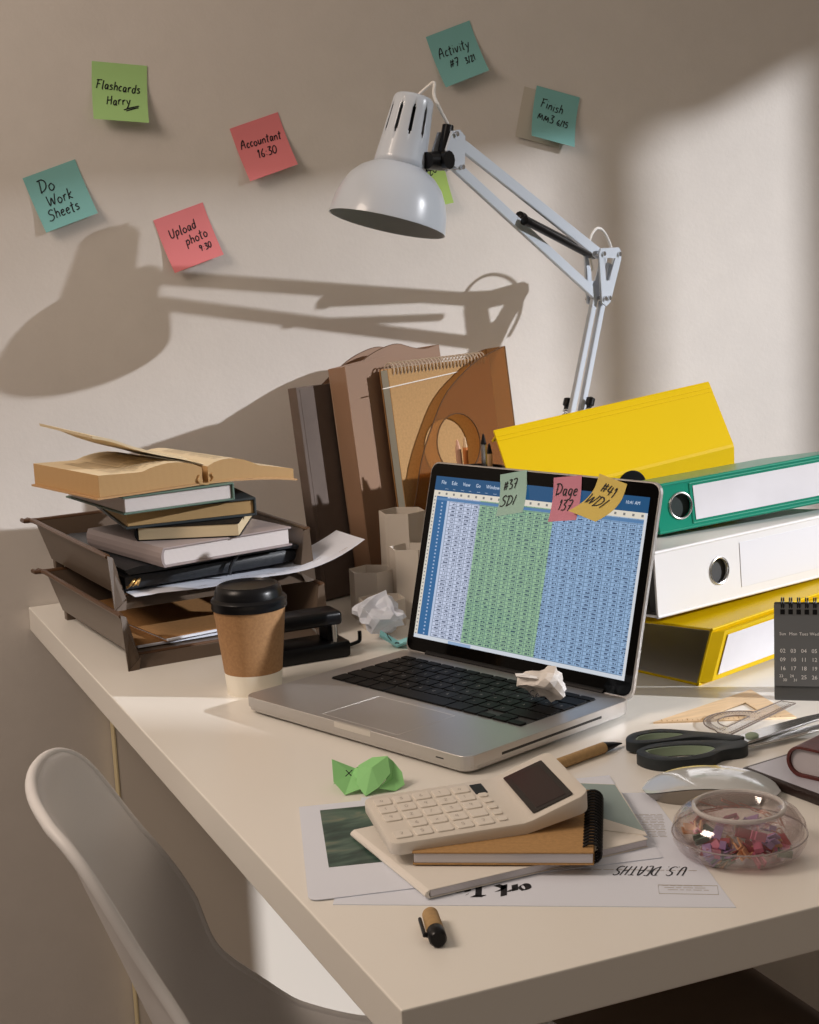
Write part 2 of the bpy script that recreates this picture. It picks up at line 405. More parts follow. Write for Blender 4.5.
# right wall (plane x = 4) with the window the light comes through
XR = 4.0
Y0, Y1, ZS = -2.42, -.66, 1.60
def rightwall():
    bm = B()
    mul0, mul1 = -1.31, -1.215
    box(bm, (XR, -3.4, 0), (XR+.2, Y0, 3.6)); box(bm, (XR, Y1, 0), (XR+.2, WY+.12, 3.6))
    box(bm, (XR, Y0, 0), (XR+.2, Y1, ZS))
    return bm
struct('wall_right', rightwall(), M['plaster'])
bm = B(); box(bm, (XR+.01, -.995, ZS), (XR+.09, -.955, 3.6)); struct('trim_1', bm, M['white_bind'])
def slab(pts, x0, x1):
    bm = B(); lo = [bm.verts.new((x0, a, b)) for a, b in pts]; hi = [bm.verts.new((x1, a, b)) for a, b in pts]; n = len(pts)
    bm.faces.new(lo); bm.faces.new(hi[::-1])
    for i in range(n): bm.faces.new((lo[i], hi[i], hi[(i+1) % n], lo[(i+1) % n]))
    return bm
# lintel above the panes, and a sloping piece added to cut the sun patch
struct('trim_2', slab([(-.935, 3.6), (-.935, 2.755), (-.66, 2.755), (-.66, 3.6)], XR+.1, XR+.16), M['white_bind'])
struct('added_sun_trim', slab([(Y0, 3.6), (Y0, 3.45), (-1.64, 3.09), (-1.437, 2.957), (-.935, 2.755), (-.935, 3.6)], XR+.1, XR+.16), M['white_bind'])

# unseen slab added far outside the window; its half-shade fades the sun leftwards
bm = B(); DH = Vector((-.80, .598, 0)).normalized(); EH = Vector((.598, .80, 0)).normalized(); FAR = 43
gp = [(-4, 1.40+.29*(-5.07)), (1.75, 1.40+.29*(.68)), (1.75, 7), (-4, 7)]
prism(bm, gp, 0, .4, lambda e, h, t: tuple(-DH*(FAR+t)+EH*e+Vector((0, 0, h+FAR*.36397)))); struct('added_sun_blocker', bm, M['plaster'])

# desk
desk = thing('desk', 'long cream white desk with its narrow end against the wall', 'desk', (0, 0, 0))
DW = 1.12
bm = B(); box(bm, (0, 0, ZT-.0335), (DW, WY-.001, ZT)); bev(bm, .0012, 2); obj('desk_top', bm, M['desk'], desk)
bm = B(); box(bm, (.1015, WY-.024, .02), (1.09, WY-.004, ZT-.0335)); obj('end_panel', bm, M['panel'], desk)
bm = B(); box(bm, (.0995, WY-.025, .02), (.1015, WY-.003, ZT-.0335)); obj('edge_band', bm, M['edge_yellow'], desk)
for ya, yb in ((.06, .71), (.95, WY-.03)):  # unseen panels added; the gap between them shapes the sun on the end panel
    bm = B(); box(bm, (1.08, ya, .02), (1.10, yb, ZT-.0335)); obj('side_panel', bm, M['panel'], desk)
for x, y in ((1.08, .06), (1.08, .67)):
    bm = bbox((x-.01, y-.01, 0), (x+.025, y+.025, .02), .002); obj('foot', bm, M['blackmat'], desk)
for x in (.15, 1.0):
    bm = bbox((x-.02, WY-.03, 0), (x+.02, WY-.002, .02), .002); obj('foot', bm, M['blackmat'], desk)

# chair
T0 = [(-.237, .836, .1600), (-.226, .808, .1600), (-.205, .72, .1640), (-.18, .62, .189), (-.15, .53, .190), (-.09, .465, .228), (0, .44, .232), (.1, .445, .225), (.18, .445, .21), (.22, .43, .17)]
T0 = [((a-.0343*(b-.5)/.3 if i < 5 else a), b*.963, w) for i, (a, b, w) in enumerate(T0)]
def interp(v, k):
    x = max(0, min(1, v))*(len(T0)-1); i = min(int(x), len(T0)-2); t = x-i
    p0, p1, p2, p3 = (T0[max(0, min(len(T0)-1, j))][k] for j in (i-1, i, i+1, i+2))
    return .5*((2*p1)+(p2-p0)*t+(2*p0-5*p1+4*p2-p3)*t*t+(3*p1-p0-3*p2+p3)*t**3)
def shell(u, v):
    fwd, z, w = interp(v, 0), interp(v, 1), interp(v, 2)
    tv = .34
    if v < tv: w *= max(0, 1-(1-v/tv)**2.15)**(1/2.15)
    if v > .88: w *= max(.02, 1-((v-.88)/.12)**2.6*.999)**(1/2.6)
    back = max(0, min(1, 1-(v-.25)/.35))
    flare = .004*max(0, 1-v/.10)**2+.006*abs(u)**8*(1 if v > .06 else v/.06)
    return Vector((fwd+.0455*back*(w*u/.17)**2-flare*back, w*u, z+.045*u**4*math.exp(-((v-.5)/.18)**2)))
chair = thing('shell_chair', 'white moulded plastic shell chair pushed in beside the desk', 'chair', (.1192, .3253, 0), (0, 0, -11.687))
bm = B(); NU, NV = 36, 90
top = [[None]*(NV+1) for _ in range(NU+1)]; bot = [[None]*(NV+1) for _ in range(NU+1)]
for i in range(NU+1):
    u = -1+2*i/NU
    for j in range(NV+1):
        v = j/NV; p = shell(u, v); e = 1e-3
        du = shell(min(1, u+e), v)-shell(max(-1, u-e), v); dv = shell(u, min(1, v+e))-shell(u, max(0, v-e))
        n = du.cross(dv); n.normalize()
        if n.x*.5+n.z < 0: n = -n
        top[i][j] = bm.verts.new(p)
        edge = 0
        bot[i][j] = bm.verts.new(p-n*(.0065+.004*edge))
for i in range(NU):
    for j in range(NV):
        bm.faces.new((top[i][j], top[i+1][j], top[i+1][j+1], top[i][j+1])); bm.faces.new((bot[i][j], bot[i][j+1], bot[i+1][j+1], bot[i+1][j]))
for i in range(NU):
    bm.faces.new((top[i][0], bot[i][0], bot[i+1][0], top[i+1][0])); bm.faces.new((top[i][NV], top[i+1][NV], bot[i+1][NV], bot[i][NV]))
for j in range(NV):
    bm.faces.new((top[0][j], top[0][j+1], bot[0][j+1], bot[0][j])); bm.faces.new((top[NU][j], bot[NU][j], bot[NU][j+1], top[NU][j+1]))
# a rolled rim all round
ev = [.34*(k/18)**2.2 for k in range(0, 18)]+[.34+.54*k/36 for k in range(37)]+[1-.12*(1-k/14)**2.2 for k in range(1, 14)]
path = [shell(1, v) for v in ev]+[shell(-1, v) for v in ev[::-1][:-1]]
obj('seat_shell', bm, M['chair'], chair, smooth=True)
bm = B(); tube(bm, smoothpath([p-Vector((.0020, 0, .0024)) for p in path], 3, True), .0050, 12, closed=True); obj('rolled_rim', bm, M['chair'], chair, smooth=True)
for sx, sy in ((.14, .15), (.14, -.15), (-.12, .15), (-.12, -.15)):
    bm = B(); tube(bm, [(sx*.8, sy*.75, .405), (sx*1.5, sy*1.45, 0)], [.015, .010], 14); obj('leg', bm, M['chair_leg'], chair, smooth=True)
bm = B(); tube(bm, [(-.1, -.11, .40), (.11, .11, .405)], .006); tube(bm, [(-.1, .11, .40), (.11, -.11, .405)], .006); obj('cross_brace', bm, M['blackmat'], chair)

# ------------------------------------------------------------------ notes on the wall
def note(label, u, z, ang, m, lines, lift=.012, out=0.0006, curl=None, group=None, half=.038, ink=True, side=0.0, w=.0017):
    o_loc = (u, WY-out, z)
    def fn(x, y):   # local sheet coords -> local point: x right, z up, -y out of the wall
        t = max(0, (half-.012-y)/(2*half-.012))
        dpt = lift*t*t + side*max(0, x/half)*t
        return Vector((x, -dpt, y-.12*lift*t*t))
    bm = B(); n = 12
    front = [[bm.verts.new(fn(-half+2*half*i/n, -half+2*half*j/n)-Vector((0, .00035, 0))) for j in range(n+1)] for i in range(n+1)]
    back = [[bm.verts.new(fn(-half+2*half*i/n, -half+2*half*j/n)) for j in range(n+1)] for i in range(n+1)]
    for i in range(n):
        for j in range(n):
            bm.faces.new((front[i][j], front[i+1][j], front[i+1][j+1], front[i][j+1])); bm.faces.new((back[i][j], back[i][j+1], back[i+1][j+1], back[i+1][j]))
    for i in range(n):
        bm.faces.new((front[i][0], back[i][0], back[i+1][0], front[i+1][0])); bm.faces.new((front[i][n], front[i+1][n], back[i+1][n], back[i][n]))
        bm.faces.new((front[0][i], front[0][i+1], back[0][i+1], back[0][i])); bm.faces.new((front[n][i], back[n][i], back[n][i+1], front[n][i+1]))
    o = obj('sticky_note', bm, m, smooth=True, loc=o_loc, rot=(0, -ang, 0)); tag(o, label, 'sticky note', group)
    if lines:
        bm = B()
        for (t, x, y, h, rr) in lines: strokes(bm, t, x, y, h, lambda a, b: fn(a, b)-Vector((0, .0007, 0)), w=w, rot=rr)
        obj('handwriting', bm, M['ink'], o)
    return o
WN = 'sticky notes on the wall'
note('blue sticky note on the wall reading Do Work Sheets', .092, 1.3004, 17.9, M['note_blue'],
     [('Do', -.024, .011, .017, 0), ('Work', -.020, -.008, .014, 0), ('Sheets', -.026, -.026, .0135, 2)], .009, group=WN)
note('green sticky note on the wall reading Flashcards Harry', .185, 1.4363, -5.0, M['note_green'],
     [('Flashcards', -.033, .003, .0115, -3), ('Harry', -.019, -.018, .0115, 3), ('_', .017, -.0175, .013, 8)], .014, group=WN)
note('pink sticky note on the wall reading Accountant 16:30', .3852, 1.3593, 16.7, M['note_pink'],
     [('Accountant', -.032, .006, .0112, -3), ('16:30', -.013, -.013, .0115, -2)], .010, group=WN)
note('pink sticky note on the wall reading Upload photo 9:30', .266, 1.2371, 17.0, M['note_pink'],
     [('Upload', -.024, .006, .0125, 4), ('photo', -.006, -.010, .0125, 4), ('9:30', .009, -.024, .0085, 4)], .010, group=WN)
note('teal sticky note on the wall reading Activity #7, above the lamp', .695, 1.487, 18.5, M['note_blue'],
     [('Activity', -.029, .002, .0135, 0), ('#7', -.018, -.016, .012, -3), ('3/21', .008, -.018, .0085, 4)], .010, group=WN)
note('teal sticky note on the wall reading Finish', .8551, 1.3943, -14.05, M['note_blue'],
     [('Finish', -.027, .009, .0135, -5), ('MM3', -.030, -.010, .0125, -5), ('6/15', .004, -.012, .0095, -3)], .013, out=.0018, group=WN)
note('pale beige blank sticky note half covered by the Finish note', .834, 1.393, -14.7, M['note_beige'], [], .002, out=.0005, group=WN)
note('lime green sticky note on the wall half hidden behind the lamp shade', .632, 1.303, 9, M['note_lime'],
     [('20', .012, .006, .012, 20)], .010, group=WN)

# ------------------------------------------------------------------ desk lamp
lamp = thing('desk_lamp', 'white spring-arm desk lamp with a bell shade standing behind the yellow binder', 'lamp', (.72, 1.155, ZT))
LO = Vector((.72, 1.155, ZT))
def LPt(p): return Vector(p)-LO
dirh = Vector((-.358, -.191, 0)).normalized(); nrm = Vector((-dirh.y, dirh.x, 0))  # arm plane and its normal
bm = B(); lathe(bm, [(0, 0), (.075, 0), (.078, .004), (.078, .014), (.07, .02), (.018, .024), (.016, .045), (0, .045)], 48); obj('base', bm, M['lampwhite'], lamp, smooth=True)
def bar(bm, a, b, wid, thk, nv):
    """square-section bar from a to b, wide along the direction in the arm plane"""
    a, b = Vector(a), Vector(b); t = (b-a).normalized(); s = nv.normalized(); q = t.cross(s).normalized()
    m = Matrix.Identity(4)
    for k in range(3): m[k][0] = t[k]; m[k][1] = q[k]; m[k][2] = s[k]
    m.translation = a
    box(bm, (0, -wid/2, -thk/2), ((b-a).length, wid/2, thk/2), m)
E_ = LPt((.894, 1.248, 1.18)); K_ = LPt((.536, 1.057, 1.331))
low0 = LPt((.742, 1.168, .80))
Eb = LPt((.862, 1.231, 1.128))     # lower joint of the elbow plate
Et = LPt((.897, 1.250, 1.172))     # upper outer joint
Ei = LPt((.858, 1.229, 1.178))
bm = B(); bar(bm, low0+Vector((-.012, -.006, 0)), Eb+Vector((-.004, -.002, .0)), .012, .007, nrm); bev(bm, .001, 1); obj('lower_arm', bm, M['lampwhite'], lamp)
bm = B(); bar(bm, low0+Vector((.014, .0075, 0)), Et+Vector((-.002, -.001, -.004)), .012, .007, nrm); bev(bm, .001, 1); obj('lower_arm', bm, M['lampwhite'], lamp)
bm = B(); tube(bm, [(0, 0, .03), low0-Vector((0, 0, .01))], .009, 12); bar(bm, low0+dirh*.025, low0-dirh*.025, .03, .014, nrm); obj('swivel_bracket', bm, M['steel'], lamp)
# springs with black ends beside the lower arm
for s in (-1, 1):
    d_ = (Et-low0).normalized()
    p0 = low0+nrm*.014*s+dirh*(.012 if s < 0 else -.006); p1 = p0+d_*.175
    bm = B(); cp = []
    for k in range(26*8+1):
        t = k/(26*8); a = 2*PI*26*t; c = p0.lerp(p1, t); uu = nrm; vv = d_.cross(nrm)
        cp.append(c+uu*.0042*math.cos(a)+vv*.0042*math.sin(a))
    tube(bm, cp, .0009, 5); spr = obj('spring', bm, M['steel'], lamp)
    bm = B(); tube(bm, [p1-d_*.002, p1+d_*.004, p1+d_*.006, p1+d_*.016, p1+d_*.018], [.004, .004, .0068, .0068, .003], 12); obj('spring_end', bm, M['black'], spr, smooth=True)
# elbow plates (triangular)
def tri_plate(pts, off, t, hole=None):
    """polygon given in arm-plane coordinates (along dirh from E, up)"""
    e = LPt((.894, 1.248, 1.18))
    bm = plate(pts, [hole] if hole else [], t)
    return mapv(bm, lambda x, y, z: e+dirh*x+Vector((0, 0, y))+nrm*(z+off))
for off in (-.014, .011):
    bm = tri_plate([(-.012, .006), (-.012, -.006), (.022, -.068), (.034, -.074), (.046, -.068), (.050, .004), (.044, .012), (-.006, .012)], off, .003,
                   [(.004, -.004), (.036, -.002), (.033, -.036), (.022, -.036)])
    pl = obj('elbow_plate', bm, M['lampwhite'], lamp)
for a, b in ((-.004, .002), (.040, .004), (.028, -.062), (.040, -.062)):
    c = E_+dirh*a+Vector((0, 0, b)); obj('bolt', tube(B(), [c-nrm*.0175, c+nrm*.0175], .0035, 12), M['steel'], lamp, smooth=True)
# upper arm: two bars to the knuckle
Ku = LPt((.558, 1.069, 1.347)); Kl = LPt((.552, 1.066, 1.316))
bm = B(); bar(bm, E_+dirh*.030+Vector((0, 0, .004)), Ku, .017, .006, nrm); bev(bm, .001, 1); obj('upper_arm', bm, M['lampwhite'], lamp)
bm = B(); bar(bm, E_+dirh*.036+Vector((0, 0, -.060)), Kl, .016, .006, nrm); bev(bm, .001, 1); obj('upper_arm', bm, M['lampwhite'], lamp)
# springs in black sleeves along the upper arm
for p_a, p_b, off, rr in (((.8785, 1.2397, 1.1810), (.7022, 1.1458, 1.2430), -.013, .0062), ((.8296, 1.2137, 1.1824), (.6802, 1.1341, 1.2370), .013, .0050)):
    a, b = LPt(p_a)+nrm*off, LPt(p_b)+nrm*off; d_ = (b-a).normalized(); bm = B()
    tube(bm, [a, a+d_*.004, b-d_*.014, b-d_*.012, b-d_*.002, b], [rr*.7, rr, rr, rr*1.35, rr*1.35, rr*.7], 12); obj('spring_sleeve', bm, M['black'], lamp, smooth=True)
# knuckle
kc = LPt((.546, 1.0625, 1.326))
bm = B()
for off in (-.011, .011):
    e = kc+nrm*off
    m = B(); pts = [(-.026, .022), (-.022, -.016), (-.012, -.022), (.010, -.012), (.016, .004), (.002, .028), (-.014, .030)]
    prism(m, pts, -.0015, .0015, lambda x, y, z: e+dirh*x+Vector((0, 0, y))+nrm*z); merge(bm, m)
obj('knuckle_plate', bm, M['lampwhite'], lamp)
bm = B(); kb = LPt((.527, 1.055, 1.317))
tube(bm, [kb-dirh*.012-nrm*.0, kb+dirh*.02], [.013, .011], 14)
tube(bm, [kb-nrm*.02+dirh*-.008, kb+nrm*.016+dirh*-.008], [.010, .012], 12)
tube(bm, [kc+Vector((.004, .0, .036)), kc+Vector((-.006, -.004, -.004)), kb], [.0075, .009, .010], 10)
for k in range(5):
    a = 2*PI*k/5; c = kb-nrm*.026+dirh*-.010; bmesh.ops.create_icosphere(bm, subdivisions=2, radius=.0065, matrix=Matrix.Translation(c+dirh*.009*math.cos(a)+Vector((0, 0, .009*math.sin(a)))))
tube(bm, [kb-nrm*.018+dirh*-.010, kb-nrm*.031+dirh*-.010], [.012, .009], 14)
obj('tilt_knob', bm, M['black'], lamp, smooth=True)
for p in (kc+Vector((.004, 0, .024)), kc+Vector((.012, .004, -.018))): obj('bolt', tube(B(), [p-nrm*.0155, p+nrm*.0155], .0032, 10), M['steel'], lamp, smooth=True)
# shade
ax = Vector((.2902, .0157, .9568)).normalized(); rc = LPt((.4605, 1.0719, 1.2392))
q = ax.to_track_quat('Z', 'Y').to_matrix().to_4x4(); q.translation = rc
prof = [(.0775, 0), (.0775, .0015), (.0765, .008), (.074, .024), (.069, .040), (.061, .055), (.050, .067), (.0395, .0735), (.0345, .0765)]
inner = [(r_-.0016, z_+.0002) for r_, z_ in prof[::-1]]
bm = B(); lathe(bm, prof+inner, 72, q, closed=True)
shade = obj('lamp_shade', bm, [M['lampwhite'], M['lampinner']], lamp, smooth=True)
me = shade.data; n_out = len(prof)-1
for p in me.polygons:
    c = sum((me.vertices[v].co for v in p.vertices), Vector())/len(p.vertices); c2 = q.inverted() @ c
    if p.normal.dot(q.to_3x3() @ Vector((c2.x, c2.y, -.02))) < 0: p.material_index = 1
# neck with vent slots
bm = B(); NS = 20; R0, R1 = .0348, .0262; z0, z1 = .0745, .166
def neckpt(a, z, r_off=0): r_ = R0+(R1-R0)*((z-z0)/(z1-z0))**.9-r_off; return q @ Vector((r_*math.cos(a), r_*math.sin(a), z))
zs = [z0, .085, .104, .114, .118, .150, .154, .163]
NA = 160
grid = {}
for k in range(NA):
    for j, z in enumerate(zs): grid[k, j] = bm.verts.new(neckpt(2*PI*k/NA, z))
for k in range(NA):
    for j in range(len(zs)-1):
        if zs[j] == .118 and (k % 16) in (6, 7, 8, 9): continue
        if zs[j] in (.114, .150) and (k % 16) in (7, 8): continue
        bm.faces.new((grid[k, j], grid[(k+1) % NA, j], grid[(k+1) % NA, j+1], grid[k, j+1]))
ringtop = [grid[k, len(zs)-1] for k in range(NA)]
cap1 = [bm.verts.new(neckpt(2*PI*k/NA, .1665, .0015)) for k in range(NA)]; cap2 = [bm.verts.new(q @ Vector((.0225*math.cos(2*PI*k/NA), .0225*math.sin(2*PI*k/NA), .168))) for k in range(NA)]
cc = bm.verts.new(q @ Vector((0, 0, .169)))
for k in range(NA):
    k2 = (k+1) % NA
    bm.faces.new((ringtop[k], ringtop[k2], cap1[k2], cap1[k])); bm.faces.new((cap1[k], cap1[k2], cap2[k2], cap2[k])); bm.faces.new((cap2[k], cap2[k2], cc))
nk = obj('vented_neck', bm, M['lampwhite'], lamp, smooth=True)
sol = nk.modifiers.new('thickness', 'SOLIDIFY'); sol.thickness = .0015; sol.offset = -1
bm = B(); lathe(bm, [(0, .160), (.012, .160), (.014, .13), (.019, .10), (.0195, .055), (.017, .05), (0, .05)], 24, q); obj('bulb_socket', bm, M['black'], lamp, smooth=True)
bm = B(); lathe(bm, [(.0, .056), (.012, .056), (.0125, .050), (.018, .040), (.021, .031), (.018, .022), (.010, .017), (0, .016)], 24, q); obj('bulb', bm, M['lampinner'], lamp, smooth=True)
for k in range(6):
    bm = B(); a = 2*PI*k/6; c = q @ Vector((.030*math.cos(a), .030*math.sin(a), .050)); tube(bm, [c, q @ Vector((.030*math.cos(a), .030*math.sin(a), .062))], .004, 8); obj('brass_contact', bm, M['brass'], lamp)
bm = B(); tube(bm, smoothpath([q @ Vector((.012, -.004, .166)), LPt((.529, 1.077, 1.412)), LPt((.537, 1.072, 1.417)), LPt((.535, 1.070, 1.401)), LPt((.540, 1.065, 1.384)), LPt((.549, 1.062, 1.364)), LPt((.560, 1.068, 1.345))], 6), .0022, 8); obj('cable', bm, M['cable'], lamp, smooth=True)
bm = B(); tube(bm, smoothpath([LPt(p) for p in ((.852, 1.226, 1.160), (.846, 1.223, 1.186), (.850, 1.225, 1.210), (.868, 1.234, 1.222), (.888, 1.245, 1.211), (.902, 1.252, 1.183), (.900, 1.251, 1.150), (.888, 1.245, 1.12))], 6), .0022, 8); obj('cable', bm, M['cable'], lamp, smooth=True)

# ------------------------------------------------------------------ paper cup
cup = thing('paper_cup', 'kraft brown paper coffee cup with a black lid in front of the trays', 'cup', (.1446, .7528, ZT))
bm = B(); lathe(bm, [(0, .003), (.0275, .003), (.0285, 0), (.0295, 0), (.0385, .098), (.0, .098)], 64); obj('cup_body', bm, M['cream'], cup, smooth=True)
bm = B(); lathe(bm, [(.0299, .0135), (.0306, .0135), (.0393, .0955), (.0388, .0955)], 64, closed=True); obj('sleeve', bm, M['cup'], cup, smooth=True)
bm = B(); lathe(bm, [(.0385, .0935), (.0408, .0935), (.0412, .0955), (.0405, .098), (.0412, .100), (.0412, .103), (.0400, .1045), (.0372, .106), (.0362, .112), (.0340, .1175), (.0315, .119), (.0295, .1165), (.0, .1155)], 64); lid = obj('lid', bm, M['black'], cup, smooth=True)
bm = bbox((-.004, -.027, .1155), (.004, -.024, .1165), .0004); obj('sip_hole', bm, M['blackmat'], lid)

# ------------------------------------------------------------------ letter trays
def tray(label, loc, W=.262, D=.345, H=.0625):
    t = thing('letter_tray', label, 'letter tray', loc, (0, 0, 5), 'stacked letter trays')
    ins = .018; th = .0024
    bm = B(); box(bm, (ins, .0235, .0112), (W-ins, D-ins, .0134)); obj('tray_floor', bm, M['smoke'], t)
    def wall(p0, p1, q0, q1, name, front=None):
        bm = B(); a, b, c, d_ = (Vector(x) for x in (p0, p1, q1, q0))
        n = (b-a).cross(d_-a).normalized()*th
        vs = [bm.verts.new(x) for x in (a, b, c, d_, a+n, b+n, c+n, d_+n)]
        for fc in ((0, 1, 2, 3), (7, 6, 5, 4), (0, 4, 5, 1), (1, 5, 6, 2), (2, 6, 7, 3), (3, 7, 4, 0)): bm.faces.new([vs[i] for i in fc])
        return bm
    bm = wall((ins, .0235, .0115), (ins, D-ins, .0115), (.004, .018, H), (.004, D-.004, H), 's')
    bmr = wall((W-ins, D-ins, .0115), (W-ins, .0235, .0115), (W-.004, D-.004, H), (W-.004, .018, H), 's')
    obj('side_wall', bm, M['smoke'], t); obj('side_wall', bmr, M['smoke'], t)
    bm = wall((ins, D-ins, .0115), (W-ins, D-ins, .0115), (.004, D-.004, H), (W-.004, D-.004, H), 'b'); obj('back_wall', bm, M['smoke'], t)
    # rolled lip
    bm = B(); tube(bm, smoothpath([(.002, .014, H+.001), (.002, D-.010, H+.001), (.010, D-.002, H+.001), (W-.010, D-.002, H+.001), (W-.002, D-.010, H+.001), (W-.002, .014, H+.001)], 4), .0032, 8); obj('rim', bm, M['file_edge'], t, smooth=True)
    # front corner posts reaching down, and the curved lower front edge between them
    for s in (0, 1):
        X = (lambda x: x) if not s else (lambda x: W-x)
        bm = B(); pts = [(X(.002), .012), (X(.006), .0)]
        vs = []
        for x, z, y in ((.001, H+.002, .012), (.008, H-.001, .013), (.0215, .0155, .0225), (.0225, .0118, .0225), (.0190, .0118, .006), (.0150, 0, .001), (.0015, 0, .0)):
            vs.append(Vector((X(x), y, z)))
        lo = [bm.verts.new(v) for v in vs]; hi = [bm.verts.new(v+Vector((0, .0024, 0))) for v in vs]; n = len(vs)
        bm.faces.new(lo); bm.faces.new(hi[::-1])
        for i in range(n): bm.faces.new((lo[i], hi[i], hi[(i+1) % n], lo[(i+1) % n]))
        obj('front_post', bm, M['smoke'], t)
    bm = B(); lo_ = []
    fr = [(.013, .0), (.020, .0118), (W-.020, .0118), (W-.013, .0)]
    prism(bm, fr, .004, .0062, lambda x, y, z: (x, z+.018*(y/.0118), y)); obj('front_panel', bm, M['smoke'], t)
    bm = B(); tube(bm, [(.021, .024, .0125), (W-.021, .024, .0125)], .0020, 8); obj('front_lip', bm, M['file_edge'], t)
    for x, y in ((.024, D-.03), (W-.024, D-.03)):
        bm = bbox((x-.006, y-.006, 0), (x+.006, y+.006, .0112), .001); obj('rear_foot', bm, M['smoke'], t)
    return t
tray('smoky brown letter tray standing on the desk, lower of the stacked pair', (.04, .909, ZT))
a5 = rad(5)
tray('smoky brown letter tray on top of the other one, holding the books', (.04-.034*math.sin(a5), .909+.034*math.cos(a5), ZT+.0650))
TR = Matrix.Translation((.04, .909, ZT)) @ Matrix.Rotation(a5, 4, 'Z')
def inTray(x, y, z): return TR @ Vector((x, y, z))
def folder(label, x, y, rz, w, d_, z, t=.004):
    o = thing('kraft_folder', label, 'folder', inTray(x, y, z), (0, 0, 5+rz), 'kraft folders in the lower tray')
    bm = bbox((0, 0, 0), (w, d_, .0008), .0002, 1); obj('cover', bm, M['kraft_dark'], o)
    bm = bbox((.002, -.003, .0009), (w-.002, d_-.002, t-.0009), .0003, 1); obj('papers', bm, M['paper'], o)
    bm = bbox((0, 0, t-.0008), (w, d_, t), .0002, 1); obj('cover', bm, M['kraft_dark'], o)
folder('brown kraft folder lying at the bottom of the lower tray', .026, .045, 0, .20, .25, .0140, .0045)
folder('brown kraft folder turned askew on top of another in the lower tray', .060, .035, 6, .17, .26, .0190, .0045)

# papers under the organiser in the upper tray, curling up at the right
bm = B()
def pfn(x, y):
    k = max(0, (x-.20)/.11); fr = math.exp(-((x-.03)/.05)**2)
    return (x, y-.022*k, .0790+.0002*x/.3+.030*k*k+ .004*math.sin(x*40)*(.3 if x > .05 else .1)*(y < .05))
sheet(bm, .028, .318, .030, .115, pfn, 30, 6)
p = obj('loose_sheet', bm, M['paper'], loc=(.04-.034*math.sin(a5), .909+.034*math.cos(a5)-.034, ZT+.0005), rot=(0, 0, 4)); p.name = 'paper_sheet'
tag(p, 'white printed sheet sticking out of the upper tray with a curled corner', 'sheet of paper')
bm = B(); rnd = random.Random(3)
for k in range(7):
    x = .11+.03*k; y = .040+.006*(k % 3)
    strokes(bm, ''.join(rnd.choice('eusnmrc') for _ in range(3)), x, y, .006, lambda a, b: Vector(pfn(a, b))+Vector((0, 0, .0006)), w=.0005)
obj('printed_text', bm, M['print'], p)

# black organiser
org = thing('leather_organizer', 'black leather organizer with a strap lying in the upper tray under the books', 'organizer', inTray(.0235, .058, .0835), (0, 0, 5.5))
def wedge(bm, pts, y0, y1):
    lo = [bm.verts.new((x, y0, z)) for x, z in pts]; hi = [bm.verts.new((x, y1, z)) for x, z in pts]; n = len(pts)
    bm.faces.new(lo[::-1]); bm.faces.new(hi)
    for i in range(n): bm.faces.new((lo[i], lo[(i+1) % n], hi[(i+1) % n], hi[i]))
    return bm
OW = .226
def ztop(x): return .020+.012*math.sin(min(1, x/.1)*PI/2)
low = [(0, .0), (OW-.02, .004), (OW-.004, .007), (OW, .0125), (OW-.004, .018), (OW-.02, .020), (.05, .016), (.01, .017), (0, .015)]
bm = wedge(B(), low, 0, .275); bev(bm, .0015, 2); obj('lower_cover', bm, M['leather'], org, smooth=True)
up = [(.004, .0185), (.05, .0185), (.12, .0215), (OW-.012, .0225), (OW+.002, .019), (OW+.006, .0125), (OW+.010, .0125), (OW+.007, .022), (OW-.008, .0285), (.12, .0285), (.06, .0255), (.02, .0275), (.0, .0245)]
bm = wedge(B(), up, -.004, .282); obj('upper_cover', bm, M['leather'], org, smooth=True)
bm = B(); tube(bm, smoothpath([(.130, -.008, .0015), (.132, -.009, .012), (.142, -.008, .024), (.158, .004, .0315), (.168, .018, .0315)], 6), .0023, 8); obj('strap', bm, M['leather'], org, smooth=True)
bm = B()
for k, c in enumerate(((.004, .0), (.010, .001))):
    tube(bm, smoothpath([(c[0]-.004, -.006, .004+.003*k), (c[0], -.010, .008), (c[0]+.006, -.008, .013), (c[0]+.003, -.006, .005)], 4), .0016, 6)
obj('metal_clasp', bm, M['brass'], org, smooth=True)

